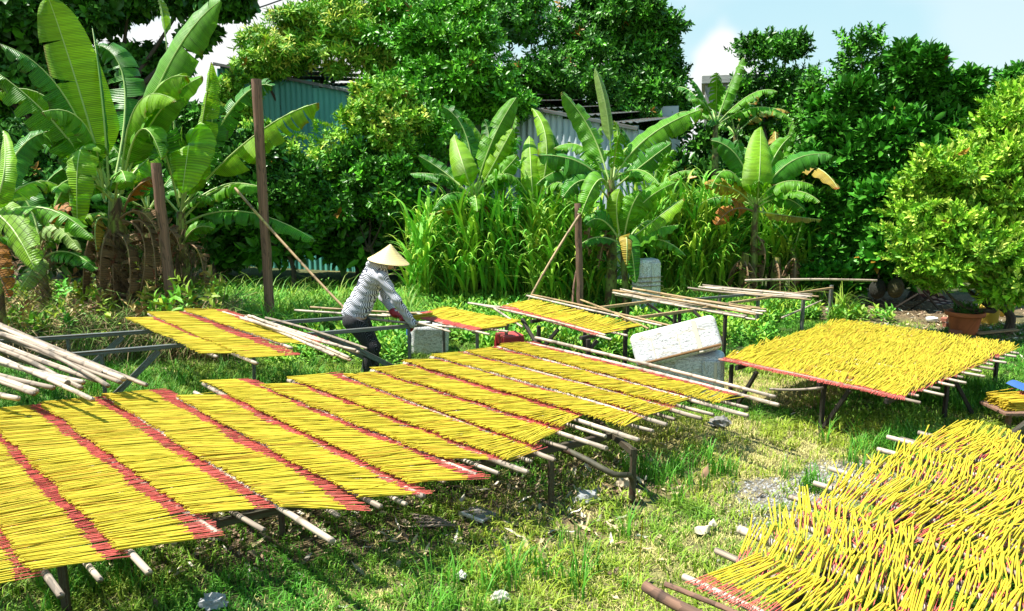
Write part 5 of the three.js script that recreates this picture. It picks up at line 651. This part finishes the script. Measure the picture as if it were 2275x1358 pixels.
// two big dark jackfruits low on the trunk and a folded patterned cloth chair
{ const m = std([0.022, 0.026, 0.012], 0.85, { map: T.soil, bumpMap: T.soilBump, bumpScale: 0.03 }), m2 = std([0.10, 0.10, 0.03], 0.85, { map: T.soil, bumpMap: T.soilBump, bumpScale: 0.03 });
  for (const [px, py, d, mm, label] of [[1950, 642, 13.4, m, 'dark round jackfruit hanging left of the other one'], [1990, 640, 13.3, m2, 'dark jackfruit with a yellowish streak right of the other one']]) { const c = D(px, py, d), t = thing('jackfruit', label, 'jackfruit', c); const g = new THREE.SphereGeometry(0.15, 24, 18).scale(0.95, 1.25, 0.95), pa = g.attributes.position; for (let i = 0; i < pa.count; i++) { const n = 1 + 0.06 * (noise(pa.getX(i) * 30, pa.getY(i) * 30, pa.getZ(i) * 30) - 0.5); pa.setXYZ(i, pa.getX(i) * n, pa.getY(i) * n, pa.getZ(i) * n); } g.computeVertexNormals(); mesh('fruit', g, mm, t); mesh('fruit_stalk', sweep(curve([V(0, 0.17, 0), V(0.02, 0.35, -0.05), V(0.08, 0.6, -0.2)], 5), Array(6).fill(0.014), 6), M.bark, t); }
  const a = D(2030, 622, 12.8), b = G(2078, 700, 0), t = thing('cloth_chair', 'dark patterned cloth deck chair leaning in the shade left of the pot', 'deck chair', V(b.x, 0, b.z)), rel = v => v.clone().sub(t.position), pat = std([1, 1, 1], 0.9, { map: tex(128, 128, (u, v) => { const c = (Math.floor(u * 5) + Math.floor(v * 7)) % 3; return c === 0 ? [0.52, 0.50, 0.50] : c === 1 ? [0.07, 0.07, 0.10] : [0.20, 0.10, 0.13]; }) });
  const top = rel(a), bot = rel(G(2085, 690, 0)); bot.y = 0.1; const up = top.clone().sub(bot); { const pos = [], uv = [], idx = [], n = 12; for (let i = 0; i <= n; i++) for (let j = 0; j <= 6; j++) { const s = i / n, w = j / 6; pos.push(bot.x + up.x * s + 0.46 * w, bot.y + up.y * s - 0.10 * Math.sin(Math.PI * s), bot.z + up.z * s - 0.14 * w - 0.12 * Math.sin(Math.PI * s)); uv.push(w, s * 1.4); } for (let i = 0; i < n; i++) for (let j = 0; j < 6; j++) { const q = i * 7 + j; idx.push(q, q + 1, q + 7, q + 1, q + 8, q + 7); } mesh('cloth', geom(pos, uv, idx), pat, t); }
  for (const w of [0, 1]) mesh('side_rail', beam(V(bot.x + 0.46 * w, 0, bot.z + 0.05 - 0.14 * w), V(top.x + 0.46 * w, top.y + 0.02, top.z - 0.14 * w), 0.03), M.darkMetal, t);
  mesh('cross_rail', beam(V(top.x, top.y, top.z), V(top.x + 0.46, top.y, top.z - 0.14), 0.03), M.darkMetal, t); mesh('back_leg', beam(V(top.x + 0.1, top.y * 0.6, top.z), V(top.x - 0.15, 0, top.z - 0.4), 0.025), M.darkMetal, t); mesh('back_leg', beam(V(top.x + 0.5, top.y * 0.6, top.z - 0.14), V(top.x + 0.3, 0, top.z - 0.55), 0.025), M.darkMetal, t);
}
// things lying in the grass
{
  const crumple = (label, name, cat, px, py, s, mat, seed) => { const g = new THREE.IcosahedronGeometry(1, 3), h = mergeVertices(g.deleteAttribute('normal').deleteAttribute('uv')), p = h.attributes.position; for (let i = 0; i < p.count; i++) { const v = V(p.getX(i), p.getY(i), p.getZ(i)), n = 0.55 + 0.9 * Math.abs(noise(v.x * 3 + seed, v.y * 3, v.z * 3) - 0.5) + 0.5 * noise(v.x * 7 + seed, v.y * 7, v.z * 7); p.setXYZ(i, v.x * n * s[0], Math.max(-0.01, v.y * n * s[1]), v.z * n * s[2]); } const q = h.toNonIndexed(); q.computeVertexNormals(); const w = G(px, py, 0); return tag(mesh(name, q, mat, null, V(w.x, 0.03, w.z)), label, cat); };
  const film = thin([0.42, 0.43, 0.43], 0.35, 0.4);
  crumple('crumpled clear plastic bag in the grass under the long rack', 'plastic_bag', 'plastic bag', 1305, 1118, [0.085, 0.07, 0.06], film, 3);
  crumple('crumpled grey plastic bag at the lower left edge of the grass', 'plastic_bag', 'plastic bag', 475, 1352, [0.08, 0.05, 0.05], film, 9);
  crumple('grey stone in the shade at the right end of the long rack', 'stone', 'stone', 1598, 948, [0.10, 0.07, 0.07], std([0.28, 0.27, 0.26], 0.9, { map: T.clay }), 14);
  crumple('pale broken stone at the foot of the rack leg', 'stone', 'stone', 1388, 1085, [0.07, 0.08, 0.06], std([0.50, 0.42, 0.30], 0.9, { map: T.clay }), 21);
  crumple('white stone lying in the grass near the bottom edge', 'stone', 'stone', 1110, 1340, [0.05, 0.04, 0.04], std([0.6, 0.58, 0.5], 0.9, { map: T.clay }), 25);
  crumple('small pale stone among the dark grass left of the bottom middle', 'stone', 'stone', 1025, 1290, [0.03, 0.025, 0.03], std([0.55, 0.52, 0.45], 0.9), 27);
  for (const [x, y, a, s, label] of [[1560, 1195, 0.3, 0.10, 'larger curled dry leaf lying on the grass'], [1583, 1182, 1.2, 0.065, 'smaller curled dry leaf behind the larger one on the grass'], [1567, 1068, 0.8, 0.07, 'brown dry leaf standing in the grass']]) { const w = G(x, y, 0), o = { pos: [], uv: [], idx: [] }; const pos = [], idx = [], n = 8; for (let i = 0; i <= n; i++) for (let j = 0; j <= 6; j++) { const u = i / n, v = j / 6 * 2 - 1, wd = Math.sin(Math.PI * Math.pow(u, 0.8)) * 0.42 * s; pos.push((u - 0.5) * s * 1.2, 0.03 - 0.35 * s * Math.pow(v, 2) + 0.03 * s * Math.sin(u * 9 + v * 3) + (y < 1100 ? u * s * 1.1 : 0.02), v * wd); } for (let i = 0; i < n; i++) for (let j = 0; j < 6; j++) { const q = i * 7 + j; idx.push(q, q + 1, q + 7, q + 1, q + 8, q + 7); } tag(mesh('dry_leaf', geom(pos, null, idx), y < 1100 ? std([0.22, 0.13, 0.07], 0.9) : std([0.62, 0.55, 0.36], 0.8), null, V(w.x, 0.03, w.z), [0, a, 0]), label, 'dry leaf'); }
  { const w = G(1065, 1152, 0), t = thing('slate', 'grey-white broken tile with a pale edge lying in the grass', 'tile', V(w.x, 0.035, w.z)); t.rotation.set(0.03, -0.75, 0.05); mesh('tile_face', new RoundedBoxGeometry(0.22, 0.018, 0.14, 1, 0.004), std([0.30, 0.28, 0.26], 0.8, { map: T.foam }), t); mesh('pale_edge', new RoundedBoxGeometry(0.225, 0.022, 0.018, 1, 0.004).translate(0, 0, 0.072), std([0.7, 0.68, 0.63], 0.8), t); }
  { const w = G(960, 1168, 0); for (let i = 0; i < 4; i++) tag(mesh('wood_splinter', beam(V(-0.12, 0, 0), V(0.12, 0.01, 0.02), 0.02, 0.008), M.bambooOld, null, V(w.x + (i - 1.5) * 0.03, 0.035, w.z + (i - 1.5) * 0.045), [0, -0.3 + i * 0.12, 0]), 'weathered wood splinter lying beside the broken tile under the long rack', 'wood splinter', 'wood splinters beside the broken tile'); }
  { const a = G(1419, 1285, 0), b = D(1428, 1152, 3.95); tag(mesh('dropped_incense_stick', sweep([a, b], [0.0028, 0.0036], 6), M.coat), 'single yellow incense stick standing upright in the grass', 'incense stick'); }
  // blue cloth and a heap of incense at the right edge, a plank under them
  { const w = G(2335, 862, 0.3), t = thing('blue_tarp', 'blue tarpaulin edge at the right border above the tall grass', 'tarpaulin', V(w.x, 0, w.z)); const g = new THREE.PlaneGeometry(0.7, 0.28, 20, 12).rotateX(-Math.PI / 2), p = g.attributes.position; for (let i = 0; i < p.count; i++) p.setY(i, 0.30 + 0.05 * noise(p.getX(i) * 7, p.getZ(i) * 7) - 0.5 * Math.max(0, -p.getX(i) - 0.3)); g.computeVertexNormals(); mesh('sheet', g, std([0.03, 0.09, 0.32], 0.5), t); }
  { const w = G(2265, 885, 0.26), t = thing('incense_heap', 'orange-yellow heap of incense sticks at the right border under the blue tarpaulin', 'incense heap', V(w.x, 0, w.z)), r = rng(17), list = []; for (let i = 0; i < 260; i++) { const a = rad(12) + (r() - 0.5) * 0.35, q = new THREE.Quaternion().setFromUnitVectors(V(1, 0, 0), V(Math.cos(a), (r() - 0.5) * 0.08, -Math.sin(a)).normalize()); list.push({ p: V(-0.18 + (r() - 0.5) * 0.12, 0.18 + r() * 0.09, (r() - 0.5) * 0.3), q, s: V(0.42, 0.0045, 0.0045), c: C(1.0, 0.82 + r() * 0.15, 1) }); } const o = copies('incense_sticks', wholeStick, M.sticks, list, t); o.userData.kind = 'stuff'; mesh('board', new RoundedBoxGeometry(0.7, 0.03, 0.4, 1, 0.006).translate(0.1, 0.16, 0), M.wood, t); for (const x of [-0.15, 0.4]) mesh('board_leg', beam(V(x, 0.15, 0.1), V(x, -0.05, 0.1), 0.04), M.wood, t); }
}
// wire netting at the left edge, cable across the sky
{
  const c = D(35, 520, 8.6), t = thing('wire_netting', 'thin diamond wire netting in front of the leaves at the left edge', 'wire netting', V(c.x, 0, c.z)), g = [], w = 0.9, h = 1.25, n = 9, m = 12, y0 = 0.75; for (let i = -m; i <= n; i++) for (const s of [1, -1]) { const pts = []; for (let k = 0; k <= m; k++) { const x = (s > 0 ? i + k : n - i - k) * w / n - w / 2; if (x > -w / 2 - 0.01 && x < w / 2 + 0.01) pts.push(V(x, y0 + k * h / m, (k % 2) * 0.006 * s + 0.02 * Math.sin(x * 5))); } if (pts.length > 1) g.push(sweep(pts, pts.map(() => 0.0022), 4, false)); } mesh('wire_mesh', g, M.darkMetal, t).userData.kind = 'stuff'; mesh('stake', sweep([V(-w / 2, -0.05, 0), V(-w / 2, 2.1, 0)], [0.02, 0.018], 6), M.darkMetal, t);
  const a = D(430, 60, 17), b = D(900, -140, 22), pts = []; for (let i = 0; i <= 20; i++) { const p = a.clone().lerp(b, i / 20); p.y -= 0.25 * Math.sin(Math.PI * i / 20); pts.push(p); } tag(mesh('power_cable', sweep(pts, pts.map(() => 0.018), 5), std([0.05, 0.05, 0.05], 0.6)), 'thin dark cable crossing the sky at the top left', 'cable');
}
// ---------------------------------------------------------------- the person bending over the rack
{
  const d0 = 8.8, K = d0 / FOC, at = (px, py, z) => V((px - 812) * K, (838 - py) * K, z), root = D(812, 838, d0);
  const cap = (p, a, b, ra, rb) => { const ab = b.clone().sub(a), t = clamp(p.clone().sub(a).dot(ab) / ab.lengthSq()); return p.distanceTo(a.clone().addScaledVector(ab, t)) - lerp(ra, rb, t); };
  const smin = (a, b, k) => { const h = clamp(0.5 + 0.5 * (b - a) / k); return lerp(b, a, h) - k * h * (1 - h); };
  const field = (bones, k) => p => bones.reduce((d, [a, b, ra, rb, kk]) => smin(d, cap(p, a, b, ra, rb), kk ?? k), 9);
  function solid(f, c, half, res) { const mc = new MarchingCubes(res, M.coat, false, false, 120000); mc.isolation = 0; const n = mc.size, p = V(0, 0, 0); for (let z = 0; z < n; z++) for (let y = 0; y < n; y++) for (let x = 0; x < n; x++) { p.set((x - n / 2) / (n / 2) * half + c.x, (y - n / 2) / (n / 2) * half + c.y, (z - n / 2) / (n / 2) * half + c.z); mc.field[x + y * n + z * n * n] = -f(p); } mc.update(); let g = new THREE.BufferGeometry(); g.setAttribute('position', new THREE.BufferAttribute(mc.positionArray.slice(0, mc.count * 3), 3)); g = mergeVertices(g, 1e-5); g.scale(half, half, half).translate(c.x, c.y, c.z); g.computeVertexNormals(); return g; }
  // joints: x to the person's front (right in the photo), z towards the camera
  const hipC = at(796, 700, 0), belly = at(806, 668, 0), chest = at(838, 608, 0), neckB = at(855, 580, 0), neckT = at(866, 570, 0), head = at(874, 566, 0);
  const shN = at(862, 603, 0.165), elN = at(893, 654, 0.215), wrN = at(922, 704, 0.15), shF = at(852, 600, -0.165), elF = at(852, 660, -0.23), wrF = at(880, 694, -0.10);
  const hN = at(797, 706, 0.085), kN = at(834, 764, 0.10), aN = at(817, 832, 0.10), hF = at(799, 706, -0.085), kF = at(825, 768, -0.10), aF = at(826, 830, -0.11);
  const t = thing('person', 'person in a conical hat and striped shirt bending over the rack', 'person', root, 0);
  const skin = std([0.46, 0.27, 0.17], 0.6), hairM = std([0.02, 0.017, 0.015], 0.5);
  // body: one continuous figure
  const torso = [[hipC, belly, 0.115, 0.11], [belly, chest, 0.11, 0.12], [chest.clone().add(V(0, 0, 0.07)), chest.clone().add(V(0, 0, -0.07)), 0.10, 0.10], [chest, neckB, 0.11, 0.055], [neckB, neckT, 0.05, 0.046]];
  const armsB = [[shN, elN, 0.048, 0.038], [elN, wrN, 0.038, 0.024], [shF, elF, 0.048, 0.038], [elF, wrF, 0.038, 0.024]], legsB = [[hN, kN, 0.088, 0.056], [kN, aN, 0.056, 0.034], [hF, kF, 0.088, 0.056], [kF, aF, 0.056, 0.034], [aN, aN.clone().add(V(0.15, -0.025, 0.01)), 0.034, 0.024], [aF, aF.clone().add(V(0.15, -0.02, 0)), 0.034, 0.024]];
  const body = mesh('body', solid(field([...torso, ...armsB, ...legsB], 0.03), at(840, 700, 0), 0.86, 100), skin, t);
  // head with nose, jaw, brow, ears; looking down to the right
  const L = (x, y, z) => { const a = -0.55, c = Math.cos(a), s = Math.sin(a); return head.clone().add(V(x * c - y * s, x * s + y * c, z)); };
  const hb = [[L(-0.015, 0.025, 0), L(0.015, 0.02, 0), 0.083, 0.08], [L(0.02, -0.05, 0), L(0.05, -0.075, 0), 0.058, 0.040], [L(0.085, 0.0, 0), L(0.104, -0.025, 0), 0.012, 0.016, 0.012], [L(0.075, 0.022, 0.03), L(0.075, 0.022, -0.03), 0.02, 0.02], [L(0.082, -0.058, 0.016), L(0.082, -0.058, -0.016), 0.010, 0.010, 0.01], [L(-0.005, 0.0, 0.082), L(-0.01, -0.025, 0.085), 0.016, 0.012, 0.008], [L(-0.005, 0.0, -0.082), L(-0.01, -0.025, -0.085), 0.016, 0.012, 0.008], [neckB, L(-0.01, -0.04, 0), 0.05, 0.05]];
  mesh('head', solid(field(hb, 0.03), head, 0.19, 84), skin, body);
  for (const z of [0.032, -0.032]) { const e = L(0.083, 0.008, z); mesh('eye', new THREE.SphereGeometry(0.009, 12, 8).translate(e.x, e.y, e.z), hairM, body); }
  mesh('hair', solid(p => Math.max(field([[L(-0.03, 0.03, 0), L(-0.01, 0.035, 0), 0.092, 0.090], [L(-0.09, -0.03, 0), L(-0.10, -0.05, 0), 0.045, 0.04]], 0.03)(p), p.clone().sub(head).dot(L(1, -0.25, 0).sub(head).normalize()) - 0.03), head, 0.2, 64), hairM, body);
  // shirt: looser than the body, ends at waist, wrists and collar; hood lying on the back
  const sh = [[at(793, 686, 0), belly, 0.15, 0.142], [belly, chest, 0.142, 0.142], [chest.clone().add(V(0.01, 0, 0.075)), chest.clone().add(V(0.01, 0, -0.075)), 0.118, 0.118], [chest, neckB, 0.13, 0.072], [shN, elN, 0.066, 0.056], [elN, wrN.clone().add(V(0.03, -0.02, 0)), 0.056, 0.05], [shF, elF, 0.066, 0.054], [elF, wrF.clone().lerp(elF, 0.1), 0.054, 0.046], [at(832, 578, 0.07), at(832, 578, -0.07), 0.045, 0.045], [at(845, 574, 0.075), at(866, 582, 0.05), 0.032, 0.028], [at(845, 574, -0.075), at(866, 582, -0.05), 0.032, 0.028]];
  const fs = field(sh, 0.045), waist = at(790, 686, 0), down = V(-0.42, -0.9, 0).normalize(), g = solid(p => Math.max(fs(p) + 0.009 * Math.sin(p.x * 31 + p.y * 47) * Math.sin(p.y * 23 + p.z * 40), p.clone().sub(waist).dot(down) - 0.09), at(850, 640, 0), 0.56, 104);
  { const p = g.attributes.position, uv = new Float32Array(p.count * 2), q = V(0, 0, 0); const seg = [[belly, chest], [shN, elN], [elN, wrN], [shF, elF], [elF, wrF]]; for (let i = 0; i < p.count; i++) { q.fromBufferAttribute(p, i); let best = 9, u = 0, v = 0; seg.forEach(([a, b], k) => { const dd = cap(q, a, b, k ? 0.06 : 0.135, k ? 0.05 : 0.135); if (dd < best) { best = dd; const ab = b.clone().sub(a).normalize(), r = q.clone().sub(a), h = r.dot(ab); const sd = V(-ab.y, ab.x, 0), e = r.dot(sd); v = h; u = k ? e * 0.8 + h * 0.6 + r.z * 0.6 : h * 0.35 + Math.abs(e + 0.02) * 0.95 + r.z * 0.5; } }); uv[i * 2] = u; uv[i * 2 + 1] = v; } g.setAttribute('uv', new THREE.BufferAttribute(uv, 2)); }
  mesh('shirt', g, std([0.78, 0.78, 0.80], 0.85, { map: T.shirt }), t);
  // trousers
  const tr = [[at(800, 694, 0.06), at(800, 694, -0.06), 0.125, 0.125], [hN, kN, 0.122, 0.088], [kN, aN, 0.088, 0.072], [hF, kF, 0.122, 0.088], [kF, aF, 0.088, 0.072], [at(786, 706, 0.07), at(786, 706, -0.07), 0.10, 0.10]], ft = field(tr, 0.04), gt = solid(p => Math.max(ft(p) + 0.005 * Math.sin(p.x * 30 + p.y * 26) * Math.sin(p.z * 30), p.clone().sub(waist).dot(down) * -1 + 0.02, -p.y + 0.035), at(812, 760, 0), 0.52, 92);
  { const p = gt.attributes.position, uv = new Float32Array(p.count * 2); for (let i = 0; i < p.count; i++) { uv[i * 2] = p.getX(i) + p.getZ(i); uv[i * 2 + 1] = p.getY(i); } gt.setAttribute('uv', new THREE.BufferAttribute(uv, 2)); }
  mesh('trousers', gt, std([1, 1, 1], 0.9, { map: T.dots }), t);
  for (const a of [aN, aF]) mesh('sandal', new RoundedBoxGeometry(0.24, 0.025, 0.09, 2, 0.01).translate(a.x + 0.06, 0.0, a.z), std([0.06, 0.05, 0.05], 0.7), t);
  // hands: palm, four curled fingers and a thumb closing on the stick ends
  function hand(name, w, dir, palmN, mat, s = 1) { const u = dir.clone().normalize(), n = palmN.clone().addScaledVector(u, -palmN.dot(u)).normalize(), v = u.clone().cross(n), P = (x, y, z) => w.clone().addScaledVector(u, x * s).addScaledVector(v, y * s).addScaledVector(n, z * s), b = [[P(-0.02, 0, 0), P(0.02, 0, 0), 0.026 * s, 0.027 * s]]; for (const y of [-0.024, -0.008, 0.008, 0.024]) b.push([P(0.01, y * 0.8, 0), P(0.075, y, 0), 0.014 * s, 0.012 * s]); const Ls = [0.8, 0.95, 1, 0.88]; [-0.027, -0.009, 0.009, 0.027].forEach((y, i) => { const l = Ls[i]; b.push([P(0.078, y, 0), P(0.078 + 0.032 * l, y * 1.05, 0.018), 0.0105 * s, 0.0095 * s, 0.006], [P(0.078 + 0.032 * l, y * 1.05, 0.018), P(0.08 + 0.03 * l, y * 1.08, 0.044 * l), 0.0095 * s, 0.009 * s, 0.006], [P(0.08 + 0.03 * l, y * 1.08, 0.044 * l), P(0.066 + 0.02 * l, y * 1.08, 0.056 * l), 0.009 * s, 0.008 * s, 0.006]); }); b.push([P(0.02, 0.026, 0.004), P(0.05, 0.05, 0.022), 0.013 * s, 0.0115 * s, 0.008], [P(0.05, 0.05, 0.022), P(0.075, 0.045, 0.045), 0.0115 * s, 0.009 * s, 0.006]); const f = field(b, 0.009); mesh(name, solid(f, P(0.05, 0, 0.02), 0.10 * s + 0.01, 72), mat, t); }
  const red = std([0.30, 0.012, 0.02], 0.55);
  hand('glove', wrF, V(1, -0.25, 0.35), V(0.1, -1, 0), red, 1.25); mesh('glove_cuff', sweep(curve([wrF.clone().lerp(elF, 0.22), wrF.clone().add(V(-0.005, 0, 0)), wrF.clone().add(V(0.03, -0.01, 0.01))], 4), [0.05, 0.05, 0.047, 0.044, 0.04], 12), red, t);
  hand('glove', wrN.clone().add(V(0.02, -0.02, -0.01)), V(-0.2, -0.7, -0.75), V(-0.8, -0.4, 0.3), red, 1.05);
  // conical palm-leaf hat
  const hx = thing('conical_hat', 'pale conical palm-leaf hat on the head of the bending person', 'hat', root.clone().add(at(872, 571.5, 0)), 0); hx.rotation.z = -0.155; hx.rotation.x = 0.04;
  const prof = []; for (let i = 0; i <= 15; i++) { const s = i / 15, y = 0.205 * (1 - s) + 0.0 - 0.010 * Math.sin(Math.PI * s); prof.push(new THREE.Vector2(0.004 + 0.243 * s, y)); if (i < 15) prof.push(new THREE.Vector2(0.006 + 0.243 * (s + 0.058), y - 0.205 * 0.058 + 0.0015)); } prof.push(new THREE.Vector2(0.247, -0.006), new THREE.Vector2(0.241, -0.005)); for (let i = 14; i >= 0; i--) { const s = i / 15; prof.push(new THREE.Vector2(0.002 + 0.238 * s, 0.198 * (1 - s) - 0.010 * Math.sin(Math.PI * s))); }
  mesh('hat_cone', new THREE.LatheGeometry(prof, 64), std([0.84, 0.78, 0.58], 0.6, { map: T.palm }), hx); mesh('hat_rim', new THREE.TorusGeometry(0.244, 0.005, 8, 64).rotateX(Math.PI / 2).translate(0, -0.003, 0), std([0.55, 0.45, 0.26], 0.6), hx);
  mesh('chin_strap', sweep(curve([V(0.03, 0.02, 0.10), V(0.075, -0.05, 0.075), V(0.085, -0.10, 0.0), V(0.075, -0.05, -0.075), V(0.03, 0.02, -0.10)], 16), Array(17).fill(0.006), 6), std([0.35, 0.30, 0.28], 0.8), hx);
  // the bundle of sticks being spread
  const b = thing('incense_bundle', 'bundle of incense sticks held by its red ends in the gloved hands', 'incense bundle', root.clone().add(wrF).add(V(0.09, -0.05, 0.05))), r = rng(3), ca = [], ta = []; for (let i = 0; i < 46; i++) { const o = V(0, (r() - 0.5) * 0.035, (r() - 0.5) * 0.06), a = (r() - 0.5) * 0.35, e = V(0.40 * Math.cos(a), -0.01 + r() * 0.05, -0.16 + 0.4 * Math.sin(a)); const q = new THREE.Quaternion().setFromUnitVectors(V(-1, 0, 0), e.clone().normalize()), s = o.clone().addScaledVector(e, 0.9); const m = new THREE.Matrix4().compose(s, q, V(0.40, 0.0042, 0.0042)); ca.push(coatGeo.clone().applyMatrix4(m)); ta.push(tailGeo.clone().applyMatrix4(m)); } mesh('coats', ca, M.coat, b).userData.kind = 'stuff'; mesh('bamboo_tails', ta, M.tail, b).userData.kind = 'stuff';
}
renderer.render(scene, camera);
